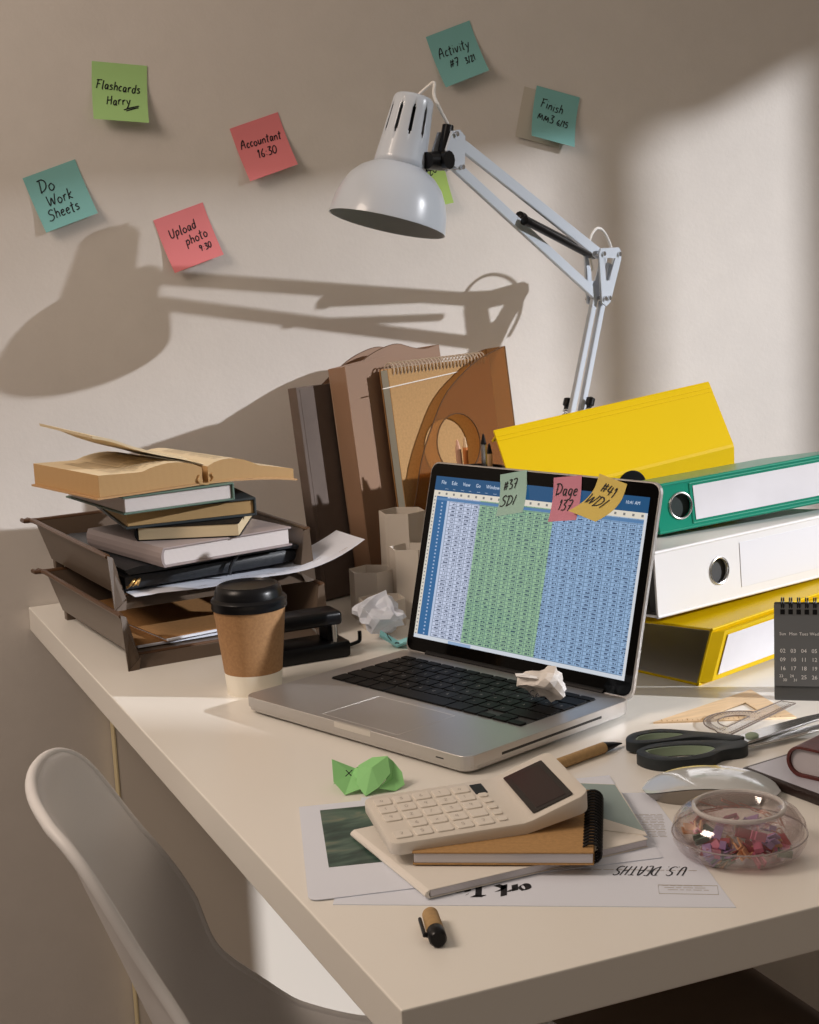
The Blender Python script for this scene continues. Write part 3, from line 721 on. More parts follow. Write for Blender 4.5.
# ------------------------------------------------------------------ books
def book(name, label, loc, rz, w, d_, t, cover, pg, ct=.0022, soft=False, over=.003, spine='left', rx=0, ry=0, cat='book', group=None):
    """closed book lying flat, front edge along x, spine on the left short side or at the back"""
    o = thing(name, label, cat, loc, (rx, ry, rz), group)
    bm = bbox((0, 0, 0), (w, d_, ct), .0006, 1); obj('back_cover', bm, cover, o)
    bm = bbox((0, 0, t-ct), (w, d_, t), .0006, 1); obj('front_cover', bm, cover, o)
    if spine == 'left':
        bm = B(); pts = [(0, 0), (0, t)]
        prof = [(ct, 0), (-.0005, .0003), (-.003, t*.25), (-.0038, t*.5), (-.003, t*.75), (-.0005, t-.0003), (ct, t), (ct, t-ct), (0, t*.75), (-.0005, t*.5), (0, t*.25), (ct, ct)]
        lo = [bm.verts.new((x, 0, z)) for x, z in prof]; hi = [bm.verts.new((x, d_, z)) for x, z in prof]; n = len(prof)
        bm.faces.new(lo); bm.faces.new(hi[::-1])
        for i in range(n): bm.faces.new((lo[i], hi[i], hi[(i+1) % n], lo[(i+1) % n]))
        obj('spine', bm, cover, o)
        bm = bbox((.001, over, ct+.0001), (w-over, d_-over, t-ct-.0001), .0005, 1); obj('pages', bm, pg, o)
    elif spine == 'right':
        bm = bbox((w-.0005, 0, 0), (w+.0022, d_, t), .001, 2); obj('spine', bm, cover, o)
        bm = bbox((over, over, ct+.0001), (w-.001, d_-over, t-ct-.0001), .0005, 1); obj('pages', bm, pg, o)
    else:
        bm = bbox((0, d_-ct, 0), (w, d_+.002, t), .001, 2); obj('spine', bm, cover, o)
        bm = bbox((over, over, ct+.0001), (w-over, d_-.003, t-ct-.0001), .0005, 1); obj('pages', bm, pg, o)
    return o
BG = 'books piled in the upper tray'
ZB = ZT+.1125
book('hardcover_book', 'mauve grey hardcover book with white pages at the bottom of the pile', (.098, .928, ZB), 13, .176, .205, .0235, M['lav'], M['pg_white'], .0022, group=BG)
book('hardcover_notebook', 'small cream-paged black book with a knobbly spine second from the bottom of the pile', (.083, .992, ZB+.0238), -24, .123, .165, .0165, M['blackmat'], M['pg_cream'], .0008, over=.001, group=BG)
book('hardcover_book', 'dark slate hardcover book with tan pages in the middle of the pile', (.068, .985, ZB+.0406), -2, .160, .205, .0225, M['slate'], M['pg_tan'], .0028, spine='right', group=BG)
book('hardcover_book', 'sage green hardcover book with white pages just below the open book', (.060, .952, ZB+.0634), 9, .142, .195, .0215, M['bookgreen'], M['pg_white'], .0022, spine='right', group=BG)

# open book lying face up on the pile
ob = thing('open_book', 'open yellowed paperback with a page lifting, on top of the book pile', 'book', (.168, .978, ZB+.0872), (0, 0, 14))
OD = .180
def blockpts(side, L_, h0, h1, sag=0):
    s = side
    top = []
    for k in range(13):
        t = k/12; x = s*(.004+(L_-.004)*t)
        z = h0+(h1-h0)*t+.0105*math.sin(min(1, t*1.7)*PI)**.8*(1-t*.35)*(1 if t < .6 else 1)*.9
        top.append((x, z-sag*t*t))
    bot = [(s*L_*1.0, .0012-sag), (s*L_*.5, .0012-sag*.25), (s*.004, .0012)]
    return top, bot
for s, L_, h0, h1, sag, lean in ((-1, .140, .020, .027, 0, .018), (1, .126, .020, .014, .012, -.0)):
    top, bot = blockpts(s, L_, h0, h1, sag)
    pts = top+bot
    bm = B(); lo = [bm.verts.new((x, 0, z)) for x, z in pts]; hi = [bm.verts.new((x, OD, z)) for x, z in pts]; n = len(pts)
    f1 = bm.faces.new(lo); f2 = bm.faces.new(hi[::-1])
    for i in range(n):
        fc = bm.faces.new((lo[i], hi[i], hi[(i+1) % n], lo[(i+1) % n])); fc.material_index = 1 if i < 12 else 0
    blk = obj('pages', bm, [M['pg_old'], M['pg_oldtop']], ob)
    # faint printed lines
    bm = B()
    import bisect
    def ptop(xx):
        xs = [abs(a) for a, _ in top]; j = max(1, min(len(xs)-1, bisect.bisect(xs, xx))); t = (xx-xs[j-1])/(xs[j]-xs[j-1]); return top[j-1][1]+(top[j][1]-top[j-1][1])*t
    for row in range(24):
        y = .016+row*.0056
        for seg in range(14):
            if random.random() < .12: continue
            xa = .022+seg*.0068; xb = xa+.0056
            if xb > L_-.012: continue
            vs = [bm.verts.new((s*x, yy, ptop(x)+.0003)) for x, yy in ((xa, y), (xb, y), (xb, y+.0016), (xa, y+.0016))]; bm.faces.new(vs)
    obj('printed_text', bm, M['pageprint'], blk)
    pts = [(s*.006, -.0012), (s*.006, .0009)]+[(s*(L_+.004)*t, .0009-sag*t*t) for t in (.3, .6, .8, 1)]+[(s*(L_+.004)*t, -.0012-sag*t*t) for t in (1, .8, .6, .3)]
    bm = B(); lo = [bm.verts.new((x, -.002, z)) for x, z in pts]; hi = [bm.verts.new((x, OD+.002, z)) for x, z in pts]; n = len(pts)
    bm.faces.new(lo); bm.faces.new(hi[::-1])
    for i in range(n): bm.faces.new((lo[i], hi[i], hi[(i+1) % n], lo[(i+1) % n]))
    obj('cover', bm, M['oldcover'], ob)
# curled spine
sp = [( -.009, .008), (-.012, .002), (-.009, -.0035), (0, -.0055), (.009, -.0035), (.012, .002), (.009, .008)]
bm = B(); sp2 = [(x*.82, z*.75+.001) for x, z in sp[::-1]]; pts = sp+sp2
lo = [bm.verts.new((x, -.003, z+.0065)) for x, z in pts]; hi = [bm.verts.new((x, OD+.003, z+.0065)) for x, z in pts]; n = len(pts)
bm.faces.new(lo); bm.faces.new(hi[::-1])
for i in range(n): bm.faces.new((lo[i], hi[i], hi[(i+1) % n], lo[(i+1) % n]))
mapv(bm, lambda x, y, z: (x, y, z-.003)); obj('spine', bm, M['pg_old'], ob, smooth=True)
# lifting leaves
bm = B(); pf = [(.006, .021), (-.02, .030), (-.05, .0385), (-.08, .049), (-.105, .060), (-.128, .0665)]
pf = [(p.x, p.y) for p in smoothpath([(a, b, 0) for a, b in pf], 3)]
pts = pf+[(x-.001, z+.0035*(1 if i > 2 else .3)) for i, (x, z) in list(enumerate(pf))[::-1]]
lo = [bm.verts.new((x, .012+(.02*max(0, -x)/.128), z)) for x, z in pts]; hi = [bm.verts.new((x, OD-.003, z+.006*max(0, -x)/.128)) for x, z in pts]; n = len(pts)
bm.faces.new(lo); bm.faces.new(hi[::-1])
for i in range(n): bm.faces.new((lo[i], hi[i], hi[(i+1) % n], lo[(i+1) % n]))
obj('lifting_leaves', bm, M['pg_oldtop'], ob)

# ------------------------------------------------------------------ hole punch
hp = thing('hole_punch', 'black metal hole punch behind the paper cup', 'hole punch', (.165, .822, ZT), (0, 0, 2))
bm = bbox((0, 0, 0), (.122, .052, .020), .004, 2); obj('base', bm, M['black'], hp, smooth=True)
bm = bbox((-.002, .006, .038), (.116, .046, .055), .005, 3); obj('lever', bm, M['black'], hp, smooth=True)
for x in (.012, .098):
    bm = bbox((x, .010, .019), (x+.012, .040, .040), .001, 1); obj('punch_housing', bm, M['blackmat'], hp)
    bm = B(); tube(bm, [(x+.006, .006, .018), (x+.006, .006, .040)], .003, 12); obj('punch_pin', bm, M['steel'], hp, smooth=True)
bm = B(); tube(bm, smoothpath([(.118, .030, .004), (.140, .040, .004), (.150, .044, .005), (.152, .045, .009), (.152, .045, .017)], 4), .0024, 8); obj('paper_guide', bm, M['black'], hp, smooth=True)

# ------------------------------------------------------------------ upright files (shared frame)
FM = Matrix.Translation((.4842, 1.0881, ZT)) @ Matrix.Rotation(rad(20.08), 4, 'Z')
def ffile(name, label, cat, x, y, group=None, up=.0):
    o = thing(name, label, cat, FM @ Vector((x, y, up)), (0, 0, 0), group)
    o.rotation_euler = (rad(-6.88), 0, rad(20.08)); return o
def xz(bm, y0=0):   # plate drawn in xy -> stands up in xz
    return mapv(bm, lambda x, y, z: (x, y0+z, y))
def outline_tube(pts, r=.0012, closed=True): return tube(B(), pts, r, 6, closed=closed)
def magazine_file(label, x, y, m, W, H, depth, curve, hole=None, spine_side=1, edge=True):
    """curve: outline of the side panels, (x,z) points"""
    o = ffile('magazine_file', label, 'magazine file', x, y, 'magazine files leaning at the wall', depth*.121)
    t = .002
    for yy in (0, depth-t):
        bm = xz(plate(curve, [hole] if (hole and yy == 0) else [], t), yy); sd = obj('side_panel', bm, m, o)
        if edge:
            bm = outline_tube([(a, yy+t/2, b) for a, b in curve], .0010); obj('panel_edge', bm, M['file_edge'], sd)
            if hole and yy == 0: bm = outline_tube([(a, yy+t/2, b) for a, b in hole], .0010); obj('hole_edge', bm, M['file_edge'], sd)
    xs = [a for a, b in curve]; xa, xb = (max(xs)-t, max(xs)) if spine_side > 0 else (min(xs), min(xs)+t)
    bm = B(); box(bm, (xa, t, 0), (xb, depth-t, H)); obj('spine_panel', bm, m, o)
    bm = B(); box(bm, (min(xs)+t, t, 0), (max(xs)-t, depth-t, t)); obj('bottom_panel', bm, m, o)
    oth = (min(xs), min(xs)+t) if spine_side > 0 else (max(xs)-t, max(xs))
    bm = B(); box(bm, (oth[0], t, 0), (oth[1], depth-t, .075)); obj('low_front_panel', bm, m, o)
    return o
cv = [(-.02, 0), (.216, 0), (.216, .319)]+[(p.x, p.y) for p in smoothpath([(.216, .319, 0), (.180, .310, 0), (.145, .298, 0), (.089, .264, 0), (.052, .22, 0), (.024, .175, 0), (0, .117, 0), (-.02, .10, 0)], 4)][1:]
hole = [(.100+.042*math.cos(2*PI*k/32), .192+.042*math.sin(2*PI*k/32)) for k in range(32)]
magazine_file('smoky translucent magazine file with a finger hole, holding the spiral notebook', 0, -.017, M['smoke_file'], .236, .319, .040, cv, hole)
cv2 = [(0, 0), (0, .312), (.075, .320), (.10, .318)]+[(p.x, p.y) for p in smoothpath([(.10, .318, 0), (.12, .29, 0), (.135, .22, 0), (.16, .15, 0), (.19, .12, 0)], 4)][1:]+[(.19, 0)]
magazine_file('light brown magazine file with a tall flat spine, left of the spiral notebook', -.052, .027, M['brown_file'], .19, .312, .036, cv2, spine_side=-1, edge=False)
bm = B()
g = ffile('box_file', 'dark grey-brown slim box file, leftmost of the upright files', 'box file', -.108, .068, up=.0025)
bm = bbox((0, 0, 0), (.15, .018, .290), .0012, 2); obj('box', bm, M['grey_file'], g)
bm = bbox((.006, -.0005, .004), (.0068, .0002, .286), .0002, 1); obj('spine_crease', bm, M['grey_file'], g)
cv3 = [(-.01, 0), (.187, 0), (.187, .322)]+[(p.x, p.y) for p in smoothpath([(.187, .322, 0), (.16, .318, 0), (.135, .321, 0), (.105, .329, 0), (.075, .325, 0), (.04, .313, 0), (-.01, .286, 0)], 4)][1:]
magazine_file('pinkish brown magazine file at the back against the wall, its arched top showing', .0, .089, M['brown_file'], .197, .322, .042, cv3)

nb = ffile('spiral_notebook', 'large kraft spiral notebook standing in the smoky magazine file', 'notebook', 0, 0, up=.001)
bm = bbox((0, 0, .008), (.198, .0015, .308), .0004, 1); obj('front_cover', bm, M['kraft'], nb)
bm = bbox((.001, .0017, .009), (.197, .0158, .307), .0005, 1); obj('pages', bm, mat('pad_pages_edge', (.36, .37, .33), .8), nb)
bm = bbox((0, .0160, .008), (.198, .0178, .309), .0004, 1); obj('back_cover', bm, M['kraft_dark'], nb)
bm = B()
for k in range(27):
    x = .010+k*.0068; tube(bm, [(x+.0012*math.sin(a), .008+.0105*math.cos(a), .306+.0105*math.sin(a)) for a in [2*PI*j/14 for j in range(14)]], .0010, 5, closed=True)
obj('spiral_binding', bm, mat('spiral_wire', (.62, .52, .42), .4, .3), nb, smooth=True)
bm = bbox((.004, -.0014, .262), (.150, -.0002, .2635), .0003, 1); xf(bm, Matrix.Translation((0, 0, .02)) @ Matrix.Rotation(rad(-4), 4, 'Y')); obj('cover_fold_line', bm, M['paperwarm'], nb)

# ------------------------------------------------------------------ hexagonal card tubes
def hexcup(name, label, x, y, h, r=.0315, rot=10):
    o = thing('hexagonal_holder', label, 'pen holder', (x, y, ZT), (0, 0, rot), 'hexagonal grey card holders')
    P = [(r*math.cos(PI/3*k), r*math.sin(PI/3*k)) for k in range(6)]; Q = [(a*.955, b*.955) for a, b in P]
    bm = B(); lo = [bm.verts.new((*p, 0)) for p in P]; hi = [bm.verts.new((*p, h)) for p in P]; ih = [bm.verts.new((*p, h)) for p in Q]; il = [bm.verts.new((*p, .003)) for p in Q]
    bm.faces.new(lo[::-1]); bm.faces.new(il)
    for i in range(6):
        j = (i+1) % 6
        bm.faces.new((lo[i], lo[j], hi[j], hi[i])); bm.faces.new((hi[i], hi[j], ih[j], ih[i])); bm.faces.new((ih[i], ih[j], il[j], il[i]))
    obj('tube', bm, M['hex'], o)
    return o
hexcup('h', 'tallest hexagonal grey card tube of the cluster behind the laptop', .4455, 1.035, .1275, .0315, 22)
hexcup('h', 'second tallest hexagonal grey card tube, right beside the laptop screen edge', .4335, .979, .0895, .0300, 22)
hexcup('h', 'medium-height hexagonal grey card tube, leftmost of the cluster', .3865, 1.006, .0615, .0300, 22)
hexcup('h', 'shortest hexagonal grey card tube behind the crumpled white paper', .3760, .948, .0355, .0305, 22)

# ------------------------------------------------------------------ pen cup and pens behind the laptop
pc = thing('pen_cup', 'black pen cup hidden behind the laptop screen, full of pencils', 'pen cup', (.545, 1.018, ZT))
bm = B(); lathe(bm, [(0, 0), (.040, 0), (.041, .002), (.041, .176), (.0385, .176), (.0385, .004), (0, .004)], 32); obj('cup', bm, M['mesh_cup'], pc, smooth=True)
def pencil(label, x, z, lean, m, r=.0038, kind='pencil', tipm=None, y=1.018, L_=.17, name=None):
    # top end at (x, y, z)
    top = Vector((x, y, ZT+z)); bot = Vector((x+lean, y+.004, ZT+z-L_)); d_ = (top-bot).normalized()
    o = thing(name or kind, label, kind.replace('_', ' '), bot, (0, 0, 0), 'pens and pencils in the cup')
    bm = B(); tube(bm, [(0, 0, 0), (top-bot)-d_*.014], r, 8); obj('barrel', bm, m, o, smooth=True)
    bm = B(); tube(bm, [(top-bot)-d_*.0139, (top-bot)-d_*.002, (top-bot)], [r, .0016, .0006], 8); obj('tip', bm, tipm or M['pencil3'], o)
pencil('pale pink pencil leaning left in the pen cup', .522, .216, .016, M['pencil'], .0042, tipm=M['pencil'])
pencil('orange pencil with a dark tip in the pen cup', .5385, .217, .006, M['pencil2'], .0036, tipm=M['pencil3'], y=1.03)
pencil('silver pen with a dark top in the pen cup', .5605, .220, .002, M['steel'], .0042, kind='pen', tipm=M['blackmat'])
pencil('short wooden pencil with a dark tip in the pen cup', .5745, .205, .001, M['pencil3'], .004, tipm=M['blackmat'], y=1.03, L_=.15)
bm = B(); lathe(bm, [(0, 0), (.009, 0), (.010, .01), (.010, .035), (.009, .038), (0, .038)], 16)
o = obj('glue_stick', bm, M['black'], loc=(.5520, 1.003, ZT+.158), smooth=True); 
tag(o, 'black glue stick cap standing among the pens in the cup', 'glue stick')
bpy.data.objects.remove(o)

# ------------------------------------------------------------------ crumpled paper balls
def crumple(name, label, loc, sx, sy, sz, m, seed, rz=0, ink=None, sharp=1.0, sub=3):
    bm = B(); bmesh.ops.create_icosphere(bm, subdivisions=sub, radius=1)
    rnd = random.Random(seed); off = Vector((rnd.uniform(0, 50), rnd.uniform(0, 50), rnd.uniform(0, 50)))
    # random cutting planes push the surface inwards, giving facets and creases
    planes = []
    for k in range(16):
        n = Vector((rnd.gauss(0, 1), rnd.gauss(0, 1), rnd.gauss(0, 1))).normalized(); planes.append((n, rnd.uniform(.55, .9)))
    for v in bm.verts:
        p = v.co.copy()
        for n, dd in planes:
            t = p.dot(n)-dd
            if t > 0: p -= n*t*1.25*sharp
        p += v.co*noise.noise(v.co*2.3+off)*.35+v.co*noise.noise(v.co*6+off)*.12
        v.co = Vector((p.x*sx, p.y*sy, p.z*sz))
    mz = min(v.co.z for v in bm.verts)
    for v in bm.verts: v.co.z -= mz
    o = obj(name, bm, m, loc=loc, rot=(0, 0, rz)); tag(o, label, 'crumpled paper')
    if ink:
        b2 = B(); strokes(b2, *ink); obj('handwriting', b2, M['ink'], o)
    return o
crumple('crumpled_paper', 'crumpled white paper ball on the desk behind the laptop', (.3555, .895, ZT), .040, .028, .026, M['paper'], 5, 20)
bm = B()
def bfn(x, y): return .006+.010*abs(x/.02)+.003*math.sin(y*300)
sheet(bm, -.022, .022, -.016, .016, bfn, 8, 8, .0005)
o = obj('crumpled_note', bm, M['blue_paper'], loc=(.3490, .8385, ZT-.003), rot=(0, 8, -25)); tag(o, 'folded light blue note with writing beside the white paper ball', 'crumpled note')
b2 = B(); strokes(b2, 'Se', -.016, -.008, .016, lambda a, b: Vector((a, b, bfn(a, b)+.001)), w=.0012); obj('handwriting', b2, M['ink'], o)

# green crumpled note in front of the laptop
def petal(bm, c, pts, h, t=.0004):
    vs = [bm.verts.new((x, y, z)) for x, y, z in pts]
    cv_ = bm.verts.new(c)
    for i in range(len(vs)): bm.faces.new((vs[i], vs[(i+1) % len(vs)], cv_))
bm = B()
petal(bm, (-.012, .004, .012), [(-.030, .012, .024), (-.028, -.008, .010), (-.018, -.018, .001), (0, -.014, .006), (.002, .0, .020), (-.010, .014, .014)], 0)
petal(bm, (.006, -.004, .020), [(-.008, -.010, .008), (.000, -.022, .0005), (.012, -.016, .006), (.022, -.004, .014), (.020, .008, .026), (.006, .012, .024), (-.006, .004, .020)], 0)
petal(bm, (.024, .0, .008), [(.012, -.016, .005), (.026, -.012, .0005), (.034, -.004, .003), (.032, .004, .012), (.024, .012, .020), (.020, .008, .025), (.022, -.004, .013)], 0)
petal(bm, (.0, .016, .004), [(-.030, .012, .001), (.0, .024, .002), (.024, .016, .001), (.024, .012, .020), (.006, .012, .023), (-.010, .014, .014)], 0)
o = obj('crumpled_note', bm, M['green_paper'], loc=(.1330, .3935, ZT), rot=(0, 0, -24)); sm = o.modifiers.new('thickness', 'SOLIDIFY'); sm.thickness = .0004; sm.offset = 0
tag(o, 'crumpled bright green note in front of the laptop by the calculator', 'crumpled note')
b2 = B(); strokes(b2, 'x', -.018, .000, .014, lambda a, b: Vector((a, b-.0012, .0175)), w=.0012); mapv(b2, lambda x, y, z: (x, -.006, .0145+y*.7)); obj('handwriting', b2, M['ink'], o)

# ------------------------------------------------------------------ laptop
LW, LD, LID = .3272, .2316, .215
lap = thing('laptop', 'silver open laptop with a spreadsheet on its screen', 'laptop', (.1093, .6783, ZT), (0, 0, -69.99))
bm = B(); prism(bm, rrect(.004, .004, LW-.004, LD-.002, .012, 6), .0022, .004); prism(bm, rrect(.0015, .0015, LW-.0015, LD, .012, 6), .004, .0075); prism(bm, rrect(0, 0, LW, LD, .0125, 6), .0075, .0183)
obj('base', bev(bm, .0004, 1, 50), M['alu'], lap)
bm = B()
for x in (.03, LW-.03):
    for y in (.03, LD-.03): lathe(bm, [(0, 0), (.006, 0), (.006, .0026), (0, .0026)], 16, Matrix.Translation((x, y, 0)))
obj('rubber_feet', bm, M['blackmat'], lap)
# trackpad outline and latch notch
bm = B(); tx0, tx1, ty0, ty1 = .1175, .2275, .008, .084
for a, b in (((tx0, ty0), (tx0+.0006, ty1)), ((tx1, ty0), (tx1+.0006, ty1)), ((tx0, ty1), (tx1, ty1+.0006)), ((tx0, ty0), (tx1, ty0+.0006))): box(bm, (*a, .0183), (*b, .01845))
obj('trackpad_outline', bm, mat('trackpad_line', (.75, .74, .72), .3, .6), lap)
bm = bbox((.145, -.0004, .0120), (.198, .003, .0186), .001, 2); obj('thumb_notch', bm, mat('notch_metal', (.72, .70, .66), .3, .7), lap)
bm = bbox((LW-.0004, .045, .0098), (LW+.0003, .185, .0122), .0001, 1); slot = obj('drive_slot', bm, M['alu_dark'], lap)
bm = bbox((LW-.040, -.0003, .0110), (LW-.030, .0003, .0122), .0001, 1); obj('infrared_window', bm, M['alu_dark'], lap)
# keyboard well and keys
kx0, kx1, ky0, ky1 = .0265, .3010, .0985, .2075
bm = B(); prism(bm, rrect(kx0-.001, ky0-.001, kx1+.001, ky1+.001, .003), .0183, .01838); well = obj('keyboard', bm, M['alu_dark'], lap)
bm = B(); rows = [
 ([1.0]*14, .0085), ([1.0]*13+[1.5], .0167), ([1.5]+[1.0]*12+[1.0], .0167), ([1.75]+[1.0]*11+[1.75], .0167), ([2.25]+[1.0]*10+[2.25], .0167), ([1.0, 1.0, 1.0, 1.25, 5.0, 1.25, 1.0, 1.0, 1.0, 1.0], .0185)]
y = ky1; tot = sum(h for _, h in rows)+.0024*5; sc_ = (ky1-ky0)/tot
lett = B()
for ri, (ws, h) in enumerate(rows):
    h *= sc_; gap = .0024*sc_; x = kx0; unit = ((kx1-kx0)-gap*(len(ws)-1))/sum(ws)
    for wi, w_ in enumerate(ws):
        kw = w_*unit
        if ri == 5 and wi in (7, 9): b_ = prism(B(), rrect(x, y-h, x+kw, y-h+h*.46, .0012, 3), .0184, .0199)
        elif ri == 5 and wi == 8:
            b_ = prism(B(), rrect(x, y-h, x+kw, y-h+h*.46, .0012, 3), .0184, .0199); merge(bm, prism(B(), rrect(x, y-h*.48, x+kw, y, .0012, 3), .0184, .0199))
        else: b_ = prism(B(), rrect(x, y-h, x+kw, y, .0015, 3), .0184, .0199)
        merge(bm, b_)
        if 0 < ri < 5 and w_ == 1.0:
            ch = 'EDTcsuonkdhrieya'[(ri*5+wi) % 16]
            strokes(lett, ch, x+kw*.38, y-h*.62, .0045, lambda a, b: Vector((a, b, .0201)), w=.0005, jit=0, slant=0)
        x += kw+gap
    y -= h+gap
keys = obj('keys', bm, M['key'], well); keys['kind'] = 'stuff'
del keys['kind']
obj('key_letters', lett, mat('key_legend', (.3, .3, .3), .6), keys)
# lid
tl = rad(74.83)
lidM = Matrix.Translation((0, LD-.0013, .0195)) @ Matrix.Rotation(tl, 4, 'X')   # local: x width, y up the lid, z towards the user (+) after rotation
lid = bpy.data.objects.new('screen_lid', None)
def lidobj(name, bm, m, parent=lap, **k): return obj(name, xf(bm, lidM), m, parent, **k)
# after Rotation about X by tl, local +y -> (cos tl back, sin tl up); local +z -> towards the keyboard? (0,-sin,cos): front side
bm = B(); prism(bm, rrect(0, -.004, LW, LID, .0115, 6), -.0060, -.0008); bev(bm, .0008, 1, 50); shell_ = lidobj('lid_shell', bm, M['alu'])
bm = B(); prism(bm, rrect(.0018, .000, LW-.0018, LID-.0018, .0100, 6), -.0009, -.0002); lidobj('screen_bezel', bm, M['bezel'])
bm = B(); tube(bm, [(.035, LD+.002, .0165), (LW-.035, LD+.002, .0165)], .0062, 14); obj('hinge', bm, M['black'], lap, smooth=True)
# the display: spreadsheet drawn by nodes in display coordinates
sx0, sx1, sy0, sy1 = .0115, .3160, .0150, .1990
def screen_material():
    m = bpy.data.materials.new('lcd_spreadsheet'); m.use_nodes = True; nt = m.node_tree; N = nt.nodes; L = nt.links
    for n in list(N): N.remove(n)
    out = N.new('ShaderNodeOutputMaterial'); tc = N.new('ShaderNodeUVMap'); tc.uv_map = 'UVMap'
    sep = N.new('ShaderNodeSeparateXYZ'); L.new(tc.outputs[0], sep.inputs[0]); U, V = sep.outputs[0], sep.outputs[1]
    def mth(op, a, b=None, c=None):
        n = N.new('ShaderNodeMath'); n.operation = op
        for i, v in enumerate((a, b, c)):
            if v is None: continue
            if isinstance(v, (int, float)): n.inputs[i].default_value = v
            else: L.new(v, n.inputs[i])
        return n.outputs[0]
    def mixc(fac, A, Bc):
        n = N.new('ShaderNodeMix'); n.data_type = 'RGBA'
        if isinstance(fac, (int, float)): n.inputs['Factor'].default_value = fac
        else: L.new(fac, n.inputs['Factor'])
        for nm, v in (('A', A), ('B', Bc)):
            if isinstance(v, tuple): n.inputs[nm].default_value = (*v, 1)
            else: L.new(v, n.inputs[nm])
        return n.outputs['Result']
    # uv in millimetres of the display
    Wm, Hm = (sx1-sx0)*1000, (sy1-sy0)*1000
    X = mth('MULTIPLY', U, Wm); Y = mth('MULTIPLY', V, Hm)
    cw, rh = 11.6, 4.1
    cx = mth('DIVIDE', mth('SUBTRACT', X, 26.0), cw); ry = mth('DIVIDE', Y, rh)
    fx = mth('FRACT', cx); fy = mth('FRACT', ry)
    # alternating half-row offset of the printed groups
    grid = mth('MAXIMUM', mth('LESS_THAN', fx, .085), mth('LESS_THAN', fy, .20))
    cmb = N.new('ShaderNodeCombineXYZ'); L.new(mth('FLOOR', mth('MULTIPLY', cx, 12)), cmb.inputs[0]); L.new(mth('FLOOR', mth('MULTIPLY', ry, 3)), cmb.inputs[1])
    wn = N.new('ShaderNodeTexWhiteNoise'); wn.noise_dimensions = '2D'; L.new(cmb.outputs[0], wn.inputs['Vector'])
    cm2 = N.new('ShaderNodeCombineXYZ'); L.new(mth('FLOOR', cx), cm2.inputs[0]); L.new(mth('FLOOR', ry), cm2.inputs[1])
    wn2 = N.new('ShaderNodeTexWhiteNoise'); wn2.noise_dimensions = '2D'; L.new(cm2.outputs[0], wn2.inputs['Vector'])
    left = mth('ADD', .26, mth('MULTIPLY', wn2.outputs['Value'], .22))
    inx = mth('MULTIPLY', mth('GREATER_THAN', fx, left), mth('LESS_THAN', fx, .90)); iny = mth('MULTIPLY', mth('GREATER_THAN', fy, .36), mth('LESS_THAN', fy, .80))
    dig = mth('MULTIPLY', mth('MULTIPLY', inx, iny), mth('GREATER_THAN', wn.outputs['Value'], .28))
    bodyc = mixc(mth('GREATER_THAN', X, 74), (.56, .62, .78), (.30, .49, .31))
    bodyc = mixc(mth('GREATER_THAN', X, 182), bodyc, (.30, .45, .66))
    c = mixc(mth('MULTIPLY', grid, .60), bodyc, (.04, .08, .16))
    c = mixc(mth('MULTIPLY', dig, .85), c, (.02, .04, .10))
    # row number column
    rowc = mixc(mth('MULTIPLY', mth('MULTIPLY', mth('GREATER_THAN', fy, .35), mth('LESS_THAN', fy, .75)), mth('MULTIPLY', mth('GREATER_THAN', X, 14), mth('LESS_THAN', X, 16.2))), (.035, .14, .32), (.4, .5, .7))
    c = mixc(mth('LESS_THAN', X, 22.5), c, rowc)
    c = mixc(mth('MULTIPLY', mth('GREATER_THAN', X, 22.5), mth('LESS_THAN', X, 26)), c, (.50, .58, .74))
    tick = mth('LESS_THAN', mth('FRACT', mth('DIVIDE', Y, rh)), .35)
    c = mixc(mth('LESS_THAN', X, 5.2), c, mixc(mth('MULTIPLY', tick, mth('MULTIPLY', mth('GREATER_THAN', X, 1.5), mth('LESS_THAN', X, 3.6))), (.70, .66, .58), (.25, .24, .25)))
    hdr = mth('GREATER_THAN', Y, 157.0)
    c = mixc(mth('MULTIPLY', hdr, mth('MULTIPLY', mth('GREATER_THAN', X, 5.2), mth('LESS_THAN', Y, 160))), c, (.10, .22, .42))
    coltick = mth('MULTIPLY', mth('MULTIPLY', mth('GREATER_THAN', fx, .35), mth('LESS_THAN', fx, .6)), mth('MULTIPLY', mth('GREATER_THAN', Y, 163.5), mth('LESS_THAN', Y, 166)))
    c = mixc(mth('GREATER_THAN', Y, 161.5), c, mixc(coltick, (.74, .68, .58), (.2, .2, .2)))
    c = mixc(mth('GREATER_THAN', Y, 168.0), c, (.018, .085, .20))
    c = mixc(mth('LESS_THAN', Y, 4.2), c, (.62, .66, .72))
    c = mixc(mth('MULTIPLY', mth('LESS_THAN', Y, 3.2), mth('MULTIPLY', mth('GREATER_THAN', X, 55), mth('LESS_THAN', X, 90))), c, (.30, .42, .62))
    c = mixc(mth('GREATER_THAN', X, 301), c, (.66, .68, .72))
    c = mixc(mth('MULTIPLY', mth('GREATER_THAN', X, 301), mth('GREATER_THAN', Y, 168)), c, (.018, .085, .20))
    em = N.new('ShaderNodeEmission'); L.new(c, em.inputs[0]); em.inputs[1].default_value = .92
    gl = N.new('ShaderNodeBsdfGlossy'); gl.inputs['Roughness'].default_value = .08; gl.inputs[0].default_value = (.04, .04, .04, 1)
    ad = N.new('ShaderNodeAddShader'); L.new(em.outputs[0], ad.inputs[0]); L.new(gl.outputs[0], ad.inputs[1]); L.new(ad.outputs[0], out.inputs[0])
    return m
bm = B(); uvl = bm.loops.layers.uv.new('UVMap')
vs = [bm.verts.new((x, y, .00005)) for x, y in ((sx0, sy0), (sx1, sy0), (sx1, sy1), (sx0, sy1))]; fc = bm.faces.new(vs)
for l, uv in zip(fc.loops, ((0, 0), (1, 0), (1, 1), (0, 1))): l[uvl].uv = uv
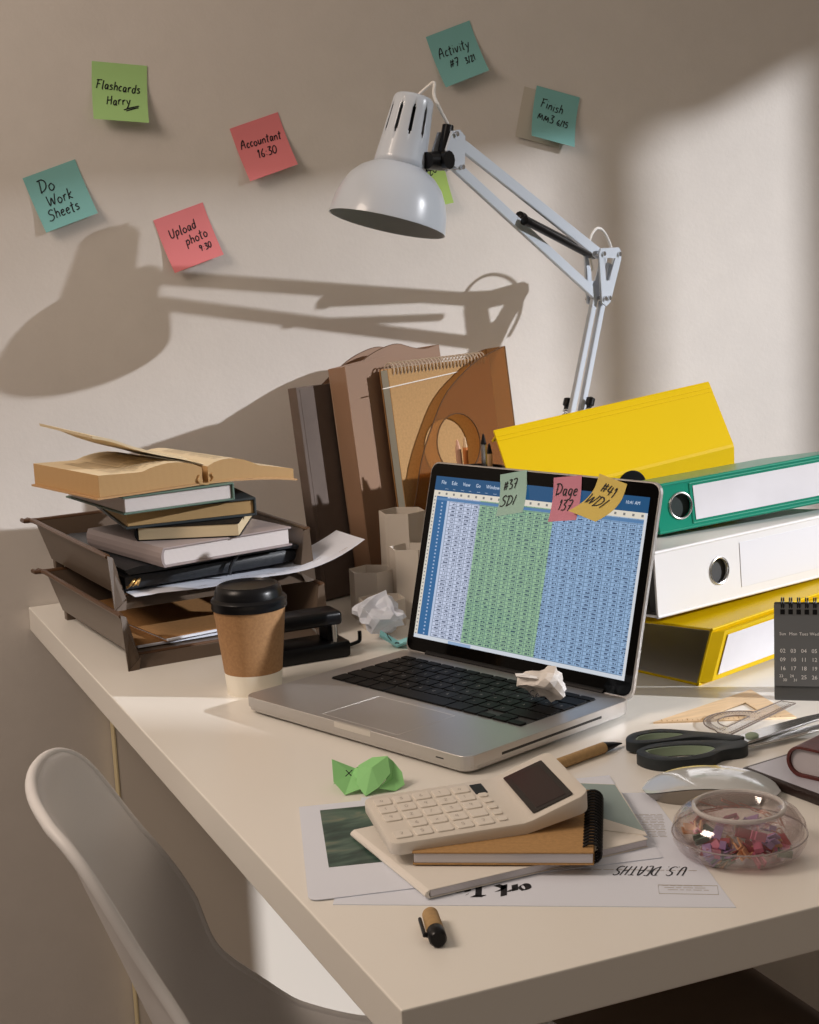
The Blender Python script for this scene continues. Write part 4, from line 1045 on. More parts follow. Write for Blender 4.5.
disp = lidobj('display', bm, screen_material())
def lit(name, col, s=1.0):
    m = bpy.data.materials.new(name); m.use_nodes = True; nt = m.node_tree; nt.nodes.clear()
    e = nt.nodes.new('ShaderNodeEmission'); e.inputs[0].default_value = (*col, 1); e.inputs[1].default_value = s; o = nt.nodes.new('ShaderNodeOutputMaterial'); nt.links.new(e.outputs[0], o.inputs[0]); return m
bm = B(); x = .030
for w_ in ('File', 'Edit', 'View', 'Go', 'Window', 'Help'):
    t = fonttext(w_, .0058); wd = max(v.co.x for v in t.verts); xf(t, Matrix.Translation((x-.009, .1905, .0002))); merge(bm, t); x += wd+.0085
t = fonttext('10:41 AM', .0048); xf(t, Matrix.Translation((.286, .1905, .0002))); merge(bm, t)
for k in range(9): 
    xx = .028+k*.0125; t = fonttext('---' if k % 2 else '----', .004); xf(t, Matrix.Translation((xx, .1845, .0002))); merge(bm, t)
xf(bm, lidM); obj('menu_text', bm, lit('menu_white', (.62, .70, .82)), disp)

# notes stuck to the screen
def lidnote(label, cx, cy, w_, h_, ang, m, lines, lift, shear=0, out=.0006, side=0):
    M4 = Matrix.Translation((.1093, .6783, ZT)) @ Matrix.Rotation(rad(-69.99), 4, 'Z') @ lidM @ Matrix.Translation((cx, cy, out)) @ Matrix.Rotation(rad(ang), 4, 'Z')
    o = bpy.data.objects.new('screen_note', None)
    def fn(x, y):
        t = max(0, (h_/2-.010-y)/(h_-.010)); return Vector((x+shear*t*t, y, lift*t*t+side*t*max(0, x)))
    bm = B(); sheet(bm, -w_/2, w_/2, -h_/2, h_/2, lambda x, y: tuple(fn(x, y)), 8, 14, .0003)
    o = obj('sticky_note', bm, m, smooth=True); o.matrix_world = M4; tag(o, label, 'sticky note', 'sticky notes on the laptop screen')
    bm = B()
    for (t, x, y, h, rr) in lines: strokes(bm, t, x, y, h, lambda a, b: fn(a, b)+Vector((0, 0, .0008)), w=.0015, rot=rr)
    obj('handwriting', bm, M['ink'], o)
lidnote('aqua sticky note on the top edge of the laptop screen reading #37 SDI', .1335, .1880, .0385, .047, 12, M['note_aqua'],
        [('#37', -.014, .005, .0105, 2), ('SDI', -.016, -.012, .0115, -4)], .008)
lidnote('rose pink sticky note on the laptop screen reading Page 137', .2093, .1885, .038, .0475, 8, M['note_rose'],
        [('Dage', -.016, .005, .0125, -4), ('137', -.010, -.011, .0115, -6)], .007)
lidnote('yellow sticky note slanting on the laptop screen reading #41 WDI', .2620, .1915, .0385, .046, -12, M['note_yellow'],
        [('#41', -.011, .006, .0115, -4), ('WDI', -.018, -.010, .0115, 2)], .012, shear=-.015)

crumple('crumpled_paper', 'crumpled cream paper with writing lying on the laptop keyboard', (.3590, .4840, ZT+.0200), .0315, .021, .0215, mat('cream_crumple', (.78, .75, .72), .8), 11, -50)
b2 = B(); strokes(b2, 'Se', .332, .482, .010, lambda a, b: Vector((a, .4640, ZT+.030+(b-.482))), w=.0010); o2 = bpy.data.objects.get('crumpled_paper.001')
if o2:
    inv = (Matrix.Translation(o2.location) @ Matrix.Rotation(rad(-50), 4, 'Z')).inverted(); xf(b2, inv); obj('handwriting', b2, M['ink'], o2)

# ------------------------------------------------------------------ ring binders
def arc_label(): pass
def binder(label, loc, rz, m, D, T, L_=.318, rx=0, ry=0, lab=(.095, .26), labm=None, holec=.06, Tb=None, sh=0, lin=None, over=.004, group='ring binders', ring=True, pocket=None, holeR=.0135):
    """lever-arch binder lying flat: spine in front (plane y=0), long side along x"""
    o = thing('ring_binder', label, 'binder', loc, (rx, ry, rz), group); t = .0026
    # spine with the round finger hole
    hc = [(holec+holeR*math.cos(2*PI*k/40), T/2+holeR*math.sin(2*PI*k/40)) for k in range(40)]
    bm = xz(plate([(0, .0), (L_, .0), (L_, T), (0, T)], [hc], t), 0); sp_ = obj('spine', bm, m, o)
    Tb = Tb or T
    def slope(bm, z): return mapv(bm, lambda x, y, zz: (x, y, zz-(T-Tb)*max(0, y)/D*(1 if z > T/2 else 0)))
    for z in (0, T-t):
        bm = slope(bbox((0, .0005, z), (L_, D, z+t), .0009, 2), z); obj('cover', bm, m, o)
    for z in (t, T-t-.0008):
        bm = B(); box(bm, (.002, t, z), (L_-.002, D-.004, z+.0007)); obj('cover_lining', slope(bm, z), lin or M['bind_grey'], o)
    bm = slope(bbox((.010, t+.002, t+.001), (L_-.004, .022, T-t-.004), .001, 1), 1); 
    if lin: obj('hole_shade_board', bm, lin, o)  # dark board added so the finger hole looks shaded inside
    else: bm.free()
    # rounded hinge ridges
    for z in (.0015, T-.0015):
        bm = B(); tube(bm, [(0, .0012, z), (L_, .0012, z)], .0021, 10); obj('hinge_ridge', bm, m, o, smooth=True)
    if ring:
        bm = B(); tube(bm, [(holec+holeR*1.06*math.cos(2*PI*k/40), -.0004, T/2+holeR*1.06*math.sin(2*PI*k/40)) for k in range(40)], .0013, 8, closed=True); obj('hole_ring', bm, M['steel'], sp_, smooth=True)
    a, b = lab
    zl0, zl1 = T*.16, T*.86
    if labm: bm = bbox((a, -.0007, zl0), (min(b, L_-.01), -.0001, zl1), .0002, 1); obj('spine_label', bm, labm, sp_)
    if pocket:
        bm = outline_tube([(a-.004, -.0008, zl0-.003), (L_-.012, -.0008, zl0-.003), (L_-.012, -.0008, zl1+.003), (a-.004, -.0008, zl1+.003)], .0006); obj('pocket_weld', bm, pocket, sp_)
    if sh:
        def allc(x):
            for c in x.children: yield c; yield from allc(c)
        for c in allc(o):
            for v in c.data.vertices: v.co.y -= sh*v.co.z/T
    # lever mechanism inside and a block of paper
    bm = bbox((.08, .012, t+.0012), (.24, .050, t+.0045), .001, 1)
    for x in (.12, .20): tube(bm, smoothpath([(x, .030, t+.004), (x, .030, T-.018), (x, .040, T-.008), (x, .055, T-.008), (x, .062, T-.018), (x, .062, t+.004)], 4), .0014, 8)
    obj('lever_mechanism', bm, M['steel'], o)
    return o
YB = binder('yellow ring binder lying open-ended at the bottom of the binder stack', (.5520, .505, ZT), 17, M['yellow_bind'], .26, .0655, Tb=.050, sh=.022, ry=-1.5, lab=(.018, .285), labm=M['label_white'], holec=.302, holeR=.004, ring=False)
bm = B(); prism(bm, [(0, .0005), (.012, -.0075), (.306, -.0075), (.318, .0005)], .004, .0615, lambda x, y, z: (x, y-.022*z/.0655, z)); obj('spine_pocket', bm, M['yellow_bind'], YB)
for c in YB.children_recursive:
    if c.name.startswith('spine_label'):
        for v in c.data.vertices: v.co.y -= .0082
binder('white ring binder lying across the stack between the green and the yellow one', (.5180, .525, ZT+.0735), 14.0, M['white_bind'], .265, .0705, Tb=.061, lin=mat('shade_lining_grey', (.05, .05, .05), .7), lab=(.130, .30), labm=mat('white_label', (.72, .72, .76), .5), holec=.0960, rx=-3.0)  # lining coloured dark to stand in for shade inside the binder
binder('green ring binder with a wide white spine label, topmost of the flat stack', (.5755, .6100, ZT+.1435), 0.5, M['green_bind'], .245, .0545, Tb=.032, rx=-4.9, ry=-3, lin=mat('shade_lining_green', (.01, .02, .018), .7), lab=(.0480, .30), labm=M['label_white'], holec=.0300, pocket=M['pocket'])  # near-black lining is painted shade seen through the hole
# the binder standing behind, face towards the viewer
yt = thing('ring_binder', 'yellow ring binder propped upright behind the flat stack of binders', 'binder', (.547, .96, ZT), (0, 0, 0), 'ring binders')
tiltm = Matrix.Rotation(rad(-6.2), 4, 'Y')
def ytpt(x, y, z): return Vector((x, y, z))
dz = .037/.327; UW = .327
prof_f = [(0, .2290), (-.002, .2275), (-.030, .187), (-.0560, .1495), (-.0572, .1470), (-.0572, .0)]
def skin(prof, x0, x1, t, name, m):
    bm = B(); P = [Vector((0, a, b)) for a, b in prof]
    cols = []
    for xx in (x0, x1):
        c = []
        for sgn in (0, 1):
            row = []
            for i, p_ in enumerate(P):
                tt = P[min(i+1, len(P)-1)]-P[max(i-1, 0)]; nn = Vector((0, tt.z, -tt.y)).normalized()*t*sgn
                z = p_.z
                lift = dz*xx*(1 if z > .1 else z/.1)
                row.append(bm.verts.new((xx + 0, p_.y+nn.y, z+nn.z+lift)))
            c.append(row)
        cols.append(c)
    n = len(P)
    for i in range(n-1):
        for s_ in (0, 1): bm.faces.new((cols[0][s_][i], cols[1][s_][i], cols[1][s_][i+1], cols[0][s_][i+1]))
        for c in cols: bm.faces.new((c[0][i], c[0][i+1], c[1][i+1], c[1][i]))
    for i in (0, n-1): bm.faces.new((cols[0][0][i], cols[1][0][i], cols[1][1][i], cols[0][1][i]))
    return bm
bm = skin(prof_f, 0, UW, .0025, 'c', None); obj('front_cover', bm, M['yellow_bind'], yt)
bm = skin([(0, .2290), (.015, .224), (.030, .212)], .012, UW-.004, .0025, 's', None); obj('spine', bm, M['yellow_bind'], yt)
bm = skin([(.030, .212), (.030, .12), (.030, 0)], .030, UW-.004, .0025, 'c', None); obj('back_cover', bm, M['yellow_bind'], yt)
bm = B()
for dd in (.0035, .0065):
    a = (-.002-.028*dd*2/.049, .2275-.0405*dd*2/.049)
    tube(bm, [(.002, a[0]-.0020, a[1]+dz*.002+.0014), (UW-.002, a[0]-.0020, a[1]+dz*(UW-.002)+.0014)], .0006, 6)
obj('hinge_crease', bm, M['yellow_bind'], yt)
hx, hz_ = .188, .167
bm = B(); lathe(bm, [(0, 0), (.021, 0), (.022, .0006), (.021, .0012), (0, .0012)], 32)
nd = Vector((0, -1, .02))
mt = nd.to_track_quat('Z', 'Y').to_matrix().to_4x4(); mt.translation = Vector((.168, -.0600, .1465)); xf(bm, Matrix.Diagonal((1, 1, 1, 1))); xf(bm, mt); obj('finger_hole', bm, M['black'], yt)

# ------------------------------------------------------------------ desk calendar
cal = thing('desk_calendar', 'dark grey spiral desk calendar at the right edge', 'calendar', (.5881, .4221, ZT), (0, 0, -37.4))
CW, CH, lean = .205, .097, 12
cm = Matrix.Rotation(rad(90-lean), 4, 'X')
bm = prism(B(), rrect(0, 0, CW, CH, .0015, 3), -.0012, 0); xf(bm, cm); obj('back_board', bm, M['calgrey2'], cal)
bm = prism(B(), rrect(0, .0145, CW, CH, .0015, 3), .0002, .0024); xf(bm, cm); pg_ = obj('month_page', bm, M['calgrey'], cal)
bm = prism(B(), rrect(0, 0, CW, CH, .0015, 3), -.0012, 0); xf(bm, Matrix.Translation((0, 2*CH*math.sin(rad(lean))+.006, 0)) @ Matrix.Rotation(rad(90+lean), 4, 'X')); obj('rear_board', bm, M['calgrey2'], cal)
bm = B()
for k in range(25):
    x = .0075+k*.0079
    for dx in (0, .0020):
        c = cm @ Vector((x+dx, CH-.001, 0)); tube(bm, [c+Vector((0, .006*math.cos(a)+.003, .0065*math.sin(a))) for a in [2*PI*j/14 for j in range(14)]], .0008, 5, closed=True)
obj('spiral_binding', bm, M['black'], cal, smooth=True)
bm = B()
for k in range(25): box(bm, (.0063+k*.0079, CH-.0105, .0024), (.0063+k*.0079+.0044, CH-.0055, .0027))
xf(bm, cm); obj('punched_slots', bm, M['black'], pg_)
bm = B()
days = ['Sun', 'Mon', 'Tues', 'Wed', 'Thur', 'Fri', 'Sat']; nums = [['02', '03', '04', '05', '06', '07', '08'], ['09', '10', '11', '12', '13', '14', '15'], ['16', '17', '18', '19', '20', '21', '22'], ['23', '24', '25', '26', '27', '28', '29']]
for i, dname in enumerate(days):
    t = fonttext(dname, .0044, 'CENTER'); xf(t, Matrix.Translation((.0085+i*.0103, .0655, .0026))); merge(bm, t)
    for j in range(4):
        if j == 3 and i < 2:
            for q_, (dx, dy) in zip((['23', '30'], ['24', '31'])[i], ((-.0016, .0018), (.0020, -.0022))):
                t = fonttext(q_, .0040, 'CENTER'); xf(t, Matrix.Translation((.0085+i*.0103+dx, .0215+dy, .0026))); merge(bm, t)
        else:
            t = fonttext(nums[j][i], .0056, 'CENTER'); xf(t, Matrix.Translation((.0085+i*.0103, .0480-j*.0088, .0026))); merge(bm, t)
xf(bm, cm); obj('printed_dates', bm, M['white_ink'], pg_)

# ------------------------------------------------------------------ papers on the desk
def flat(name, pts, z, t, m, label=None, cat=None, parent=None, group=None):
    c = Vector((sum(p[0] for p in pts)/len(pts), sum(p[1] for p in pts)/len(pts), ZT+z)) if not parent else Vector()
    bm = prism(B(), [(p[0]-c.x, p[1]-c.y) for p in pts], 0, t)
    o = obj(name, bm, m, parent, loc=c if not parent else None)
    if label: tag(o, label, cat, group)
    return o, c
def quad_fn(o, u, v):
    """u, v: direction vectors of the text line and of its up direction on the table"""
    return lambda a, b: Vector((o[0]+u[0]*a+v[0]*b, o[1]+u[1]*a+v[1]*b, o[2]))
# newspaper sheet
NP = [(.0188, .1723), (.2664, .0253), (.338, .255), (.120, .372)]
news, nc = flat('newspaper', NP, 0, .0006, M['paper'], 'newspaper sheet with upside-down blackletter title, lowest of the desk papers', 'newspaper')
u = Vector((-.848, .530, 0)); v = Vector((-.50, -.866, 0))      # upside-down reading direction
def nfn(px_, py_, z=.0008): 
    return lambda a, b: Vector((px_-nc.x+u.x*a+v.x*b, py_-nc.y+u.y*a+v.y*b, z))
bm = B(); strokes(bm, 'ork Tim', 0, 0, .0200, lambda a, b: Vector((.1590-nc.x-.893*a-.449*b, .1330-nc.y+.449*a-.893*b, .0008)), nib=(rad(35), .0042, .0012), jit=0, slant=0, sp=1.0, xs=.78)
obj('title_print', bm, M['ink'], news)
bm = B(); strokes(bm, 'U.S. DEATHS', 0, 0, .0170, nfn(.2770, .1020), w=.0013, jit=0, slant=.30, sp=1, xs=.46)
obj('headline_print', bm, M['ink'], news)
bm = B()
for k in range(4):
    for seg in range(12-2*k):
        a0 = .001+seg*.0062; b0 = -.0035-.0 - k*.0
bm.free(); bm = B(); rnd = random.Random(5)
def textline(bm, px_, py_, L_, h=.0009, fn=None, word=(.003, .008)):
    x = 0
    F = fn or nfn(px_, py_)
    while x < L_:
        w_ = min(rnd.uniform(*word), L_-x)
        vs = [bm.verts.new(F(a, b)) for a, b in ((x, 0), (x+w_, 0), (x+w_, h), (x, h))]; bm.faces.new(vs); x += w_+.0014
textline(bm, .2790, .0935, .10)
obj('subtitle_print', bm, M['print'], news); bm = B()
for j in range(3): textline(bm, .2725-.0028*j*0-.006, .0680-.0045*j, .030, .0008)
obj('box_print', bm, M['print'], news); bm = B()
for j in range(14): textline(bm, .3190-.0022*j*0+.0010*(j % 2)-j*.0018, .2050-j*.0033*1.0, .030, .0008)
obj('body_print', bm, M['print'], news)
bx = [(.2838, .0617), (.2461, .0854), (.2343, .0654), (.2713, .0422)]; bxc = Vector((sum(p[0] for p in bx)/4, sum(p[1] for p in bx)/4, 0))
bx = [(.2760, .0625), (.2400, .0850), (.2325, .0715), (.2680, .0490)]
bm = tube(B(), [(p[0]-nc.x, p[1]-nc.y, .0007) for p in bx], .0003, 4, closed=True); obj('box_frame', bm, M['print'], news)
# glossy photo page
def rpoly(P, idx, r):
    out = []
    for i, p_ in enumerate(P):
        if i in idx:
            a = Vector(P[i-1])-Vector(p_); b = Vector(P[(i+1) % len(P)])-Vector(p_); a.normalize(); b.normalize()
            for k in range(6):
                t = k/5; q_ = Vector(p_)+a*r*(1-t)**2+b*r*t**2; out.append((q_.x, q_.y))
        else: out.append(p_)
    return out
PA = rpoly([(.0640, .3760), (.0045, .1850), (.2700, .1265), (.3300, .3090)], (1,), .010)
pa, pc_ = flat('magazine_page', PA, .0008, .0006, M['paper'], 'white magazine page with a green photograph under the booklet', 'magazine page')
ph = [(.0766, .3583), (.0397, .2369), (.1500, .2080), (.1850, .3300)]
bm = prism(B(), [(p_[0]-pc_.x, p_[1]-pc_.y) for p_ in ph], .00065, .0008)
def photo_mat():
    m = mat('landscape_photo', (.05, .09, .07), .35); nt = m.node_tree; N = nt.nodes; L = nt.links; b = N['Principled BSDF']
    tc = N.new('ShaderNodeTexCoord'); mp = N.new('ShaderNodeMapping'); mp.inputs['Rotation'].default_value = (0, 0, rad(17)); mp.inputs['Scale'].default_value = (3, 11, 1); L.new(tc.outputs['Object'], mp.inputs[0])
    n = N.new('ShaderNodeTexNoise'); n.inputs['Scale'].default_value = 5; n.inputs['Detail'].default_value = 5; n.inputs['Distortion'].default_value = .6; L.new(mp.outputs[0], n.inputs[0])
    r_ = N.new('ShaderNodeValToRGB'); e = r_.color_ramp.elements; e[0].position = .32; e[0].color = (.02, .035, .03, 1); e[1].position = .72; e[1].color = (.30, .26, .17, 1)
    x = e.new(.45); x.color = (.035, .075, .06, 1); x = e.new(.56); x.color = (.09, .15, .12, 1)
    L.new(n.outputs[0], r_.inputs[0]); L.new(r_.outputs[0], b.inputs['Base Color']); return m
obj('photograph', bm, photo_mat(), pa)
# booklets
def rectpts(x, y, w_, h_, a):
    c, s = math.cos(rad(a)), math.sin(rad(a)); return [(x, y), (x+w_*c, y+w_*s), (x+w_*c-h_*s, y+w_*s+h_*c), (x-h_*s, y+h_*c)]
bk = book('booklet', 'thin off-white booklet under the kraft notebook', (.0835, .1440, ZT+.0015), 1.5, .188, .141, .0068, M['paperwarm'], M['grid_pages'], .0006, over=.0008, spine='left', cat='booklet')
bk2, c2 = flat('brochure', [(.2040, .2350), (.2735, .1540), (.3120, .2660), (.2500, .3150)], .0083, .0009, M['paperwarm'], 'sage grey and white brochure under the calculator display', 'brochure')
flat_p = [(.2250, .2480), (.2780, .1680), (.3110, .2650), (.2520, .3120)]
bm = prism(B(), [(p_[0]-c2.x, p_[1]-c2.y) for p_ in [(.2400, .2700), (.2760, .1620), (.3105, .2655), (.2505, .3130)]], .0009, .0011); obj('colour_block', bm, M['greyprint'], bk2)
# small spiral notebook
sn = thing('spiral_notebook', 'small kraft notebook with black spiral binding under the calculator', 'notebook', (.0905, .1905, ZT+.0094), (0, 0, -30.5))
bm = bbox((0, 0, 0), (.136, .136, .0012), .0004, 1); obj('back_cover', bm, M['kraft'], sn)
bm = bbox((.001, .001, .0013), (.135, .135, .0088), .0004, 1); obj('pages', bm, M['grid_pages'], sn)
bm = bbox((0, 0, .0090), (.136, .136, .0103), .0004, 1); obj('front_cover', bm, M['kraft'], sn)
bm = B()
for k in range(19):
    y = .010+k*.0064
    for dy in (0, .0020): tube(bm, [(.134+.0078*math.cos(a), y+dy, .0052+.0078*math.sin(a)) for a in [2*PI*j/14 for j in range(14)]], .0008, 5, closed=True)
obj('spiral_binding', bm, M['black'], sn, smooth=True)

# ------------------------------------------------------------------ calculator
calc = thing('calculator', 'white calculator with a tilted display lying on the notebooks', 'calculator', (.0835, .2440, ZT+.0185), (2.3, -1.2, -9.2))
L_, W_, b_, t_, d_ = .160, .0976, .112, .0104, .0110
def cz(x): return 0 if x < b_-.006 else (d_)*(x-(b_-.006))/(L_-b_+.006)
bm = B(); out = rrect(0, -W_/2, L_, W_/2, .009, 6)
xs = sorted(set([p_[0] for p_ in out]+[b_-.012, b_-.006, b_]))
def slabgrid(bm, z0, z1, out, xs_cut):
    prism(bm, out, z0, z1)
    for xc in xs_cut:
        bmesh.ops.bisect_plane(bm, geom=bm.verts[:]+bm.edges[:]+bm.faces[:], plane_co=(xc, 0, 0), plane_no=(1, 0, 0))
slabgrid(bm, 0, t_, out, (b_-.012, b_-.006, b_, b_+.01, L_-.02))
mapv(bm, lambda x, y, z: (x, y, z+cz(x)+(.006*max(0, (x-b_))/(L_-b_)*(1 if z > t_/2 else 0)))); bev(bm, .0016, 2, 40); obj('shell', bm, M['calc'], calc, smooth=True)
bm = B(); leg2 = B()
cols, rws = 5, 4
for i in range(5):
    for j in range(5):
        x0 = .006+i*.0163; y0 = -W_/2+.0075+j*.0168
        if j == 1 and i in (0,): continue
        kx, ky = .0138, .0138
        m_ = prism(B(), rrect(x0, y0, x0+kx, y0+ky, .002, 3), t_-.0002, t_+.0012); bev(m_, .0004, 1, 50); merge(bm, m_)
        strokes(leg2, '7891456203:x/96543210+'[(i*5+j) % 20], x0+.0048, y0+.0045, .0050, lambda a, b: Vector((a, b, t_+.0014)), w=.0005, jit=0, slant=0)
for j in range(5):
    x0 = .0885; y0 = -W_/2+.0075+j*.0128
    m_ = prism(B(), rrect(x0, y0+.002, x0+.0070, y0+.0090, .0015, 3), t_-.0002, t_+.0012); merge(bm, m_)
kk = obj('keys', bm, M['calckey'], calc)
obj('key_legends', leg2, M['print'], kk)
sl = math.atan2(d_+.006, L_-b_+.006)
dm = Matrix.Translation((b_-.006, 0, t_+.0002)) @ Matrix.Rotation(-sl, 4, 'Y')
bm = prism(B(), rrect(.010, -.041, .045, .036, .0015, 3), 0, .0007); xf(bm, dm); scr = obj('display_window', bm, M['lcd'], calc)
bm = prism(B(), rrect(.0150, -.036, .0405, .030, .0008, 3), .0007, .0009); xf(bm, dm); obj('lcd_panel', bm, mat('lcd_panel', (.030, .018, .018), .12), scr)
bm = prism(B(), rrect(.0875, .0200, .0975, .0400, .0006, 2), t_-.0001, t_+.0005); obj('solar_cell', bm, M['black'], calc)

# ------------------------------------------------------------------ pen, cap
def cyl_thing(): pass
pen = thing('felt_pen', 'kraft brown felt pen with a black tip lying beside the laptop', 'pen', (.2480, .3310, ZT+.0052), (0, 0, 18.4))
bm = B(); tube(bm, [(0, 0, 0), (.003, 0, 0), (.1165, 0, 0)], [.004, .0052, .0052], 20); obj('barrel', bm, M['penbody'], pen, smooth=True)
bm = B(); tube(bm, [(.1165, 0, 0), (.119, 0, 0), (.130, 0, -.0008), (.1385, 0, -.0018), (.142, 0, -.0024)], [.0052, .0048, .0030, .0012, .0006], 20); obj('tip', bm, M['black'], pen, smooth=True)
cap = thing('pen_cap', 'kraft brown pen cap with black end and clip at the front of the desk', 'pen cap', (.0690, .1105, ZT+.0063), (0, 0, -106.5))
bm = B(); tube(bm, [(0, 0, 0), (.002, 0, 0), (.030, 0, 0)], [.0042, .0058, .0062], 24); obj('barrel', bm, M['penbody'], cap, smooth=True)
bm = B(); tube(bm, [(.030, 0, 0), (.031, 0, 0), (.042, 0, 0), (.0435, 0, 0)], [.0058, .0064, .0062, .0050], 24); obj('collar', bm, M['black'], cap, smooth=True)
bm = bbox((.008, -.0095, -.0012), (.036, -.0070, .0020), .0008, 1); tube(bm, [(.033, -.0085, 0), (.036, -.004, 0)], .0018, 8); obj('clip', bm, M['black'], cap)

# ------------------------------------------------------------------ clip dispenser (clear ring bowl)
out_p = in_p = None
dsp = thing('clip_bowl', 'clear plastic ring-shaped bowl full of coloured clips', 'clip bowl', (.3285, .1100, ZT))
ZQ = .80
out_p = [(.030, .0), (.040, .001), (.047, .006), (.0505, .014), (.0512, .022), (.0495, .031), (.0450, .039), (.0390, .0445), (.0350, .0462), (.0320, .0455), (.0300, .043), (.0250, .034), (.0170, .026), (.0090, .0235), (.0, .023)]
in_p = [(.0, .0210), (.0095, .0214), (.0180, .0240), (.0265, .0325), (.0312, .0400), (.0345, .0425), (.0385, .0412), (.0430, .0370), (.0470, .030), (.0488, .022), (.0480, .0145), (.0450, .0075), (.0390, .0032), (.030, .0022), (.0, .0022)]
out_p = [(a, b*ZQ) for a, b in out_p]; in_p = [(a, b*ZQ) for a, b in in_p]
bm = B(); lathe(bm, out_p, 72); bmv = [(.0, .0), (.030, .0)]; lathe(bm, bmv, 72); bmesh.ops.remove_doubles(bm, verts=bm.verts, dist=1e-6)
lathe(bm, in_p, 72); bmesh.ops.remove_doubles(bm, verts=bm.verts, dist=1e-6)
obj('bowl', bm, M['clear'], dsp, smooth=True)
bm = B(); tube(bm, [(.0340*math.cos(2*PI*k/72), .0340*math.sin(2*PI*k/72), .0362) for k in range(72)], .0020, 8, closed=True); obj('rim', bm, tinted('bowl_rim_highlight', (.75, .72, .70), .45, .1, (.95, .95, .95)), dsp, smooth=True)  # bowl rim, its pale colour standing in for a highlight
bm = B(); tube(bm, [(.0508*math.cos(2*PI*k/72), .0508*math.sin(2*PI*k/72), .0165) for k in range(72)], .0007, 6, closed=True); obj('seam', bm, tinted('bowl_seam', (.5, .45, .45), .5, .1, (.9, .9, .9)), dsp, smooth=True)
CG = 'paper clips inside the clear bowl'
rnd = random.Random(4)
proto = {}
def folded_clip(m, key):
    """small folded plastic clip"""
    bm = B(); 
    prism(bm, [(0, 0), (.011, 0), (.011, .0012), (.001, .0012), (.001, .0035), (.011, .0047), (.011, .0059), (0, .0047)], 0, .0065)
    return bm
cols_ = [('clip1', 'pink'), ('clip2', 'lilac'), ('clip3', 'peach'), ('clip4', 'dark green'), ('clip6', 'red')]
protos = []
for mk, cn in cols_:
    bm = folded_clip(M[mk], mk); protos.append((mk, cn, bm))
meshes = {}
for mk, cn, bm in protos:
    me = bpy.data.meshes.new('binder_clip'); bmesh.ops.recalc_face_normals(bm, faces=bm.faces); bm.to_mesh(me); bm.free(); me.materials.append(M[mk]); meshes[mk] = me
cx_, cy_ = .3285, .1100
# seen from the camera side (-x,-y) the front clips show largest
front = [(-118, .0385, .0120, 'clip3'), (-106, .0400, .0150, 'clip1'), (-98, .0395, .0265, 'clip1'), (-90, .0385, .0190, 'clip2'), (-130, .0400, .0085, 'clip4'), (-75, .0400, .0085, 'clip4'),
         (-160, .0390, .0180, 'clip2'), (-150, .0385, .0100, 'clip1'), (178, .0380, .0130, 'clip6'), (-112, .034, .0260, 'clip6'), (-64, .0390, .0125, 'clip2'), (155, .038, .018, 'clip1'), (130, .038, .012, 'clip3'),
         (100, .038, .018, 'clip6'), (75, .038, .010, 'clip1'), (40, .038, .016, 'clip2'), (-168, .037, .026, 'clip4')]
for k in range(34):
    front.append((rnd.uniform(-180, 180) if k > 16 else rnd.uniform(-165, -60), rnd.uniform(.030, .0385), rnd.uniform(.006, .019), rnd.choice(['clip1', 'clip2', 'clip3', 'clip4', 'clip6', 'clip1', 'clip2'])))
front = [(a, r_, min(z, .024), m_) for a, r_, z, m_ in front]
names = {'clip1': 'pink', 'clip2': 'lilac', 'clip3': 'peach', 'clip4': 'dark green', 'clip6': 'red'}
for k, (a, r_, z, mk) in enumerate(front):
    o = bpy.data.objects.new('plastic_clip', meshes[mk]); COL.objects.link(o)
    o.location = (cx_+(r_-.004)*math.cos(rad(a)), cy_+(r_-.004)*math.sin(rad(a)), ZT+z-.003); o.rotation_euler = (rnd.uniform(0, 3), rnd.uniform(-.8, .8), rnd.uniform(0, 6)); o.scale = (1, 1, 1)
    tag(o, '%s plastic clip among the clips inside the clear bowl' % names[mk], 'clip', CG)
bm = B(); tube(bm, smoothpath([(0, 0, 0), (.022, 0, 0), (.025, .003, 0), (.022, .006, 0), (.004, .006, 0), (.002, .003, 0), (.006, .0015, 0), (.018, .0018, 0)], 4), .0006, 6)
mec = bpy.data.meshes.new('wire_clip'); bm.to_mesh(mec); bm.free(); mec.materials.append(M['clip5'])
for k in range(14):
    a = -60+k*11+rnd.uniform(-5, 5); z = .010+.0018*k+rnd.uniform(-.002, .002); z = min(z, .026)*.9
    o = bpy.data.objects.new('wire_paper_clip', mec); COL.objects.link(o); r_ = .035
    o.location = (cx_+r_*math.cos(rad(a)), cy_+r_*math.sin(rad(a)), ZT+z); o.rotation_euler = (rnd.uniform(-.5, .5), rnd.uniform(-.4, .4), rad(a+90+rnd.uniform(-30, 30))); o.scale = (.62, .62, .62)
    tag(o, 'copper coloured wire paper clip inside the clear bowl', 'paper clip', CG)

# ------------------------------------------------------------------ mouse
ms = thing('computer_mouse', 'pale glossy low computer mouse behind the clear bowl', 'mouse', (.378, .2220, ZT), (0, 0, -34))
bm = B(); NX, NY = 28, 16; ML, MW, MH = .0575, .0300, .0195
def mpt(a, b):
    x = a; y = b; e = 2.6
    return None
rows_ = []
for i in range(NX+1):
    a = -1+2*i/NX; hw = MW*(1-abs(a)**3.2)**(1/2.4) if abs(a) < 1 else 0.0
    zc = .006+(MH-.006)*(1-abs(a)**2.1)
    rows_.append([bm.verts.new((a*ML, (b_i := -1+2*j/NY)*max(hw, .0005), .0045+(zc-.0045)*(1-.16*abs(b_i)**2.4))) for j in range(NY+1)])
for i in range(NX):
    for j in range(NY): bm.faces.new((rows_[i][j], rows_[i+1][j], rows_[i+1][j+1], rows_[i][j+1]))
obj('top_shell', bm, M['mouse'], ms, smooth=True)
bm = B(); top_e = []; bot_e = []
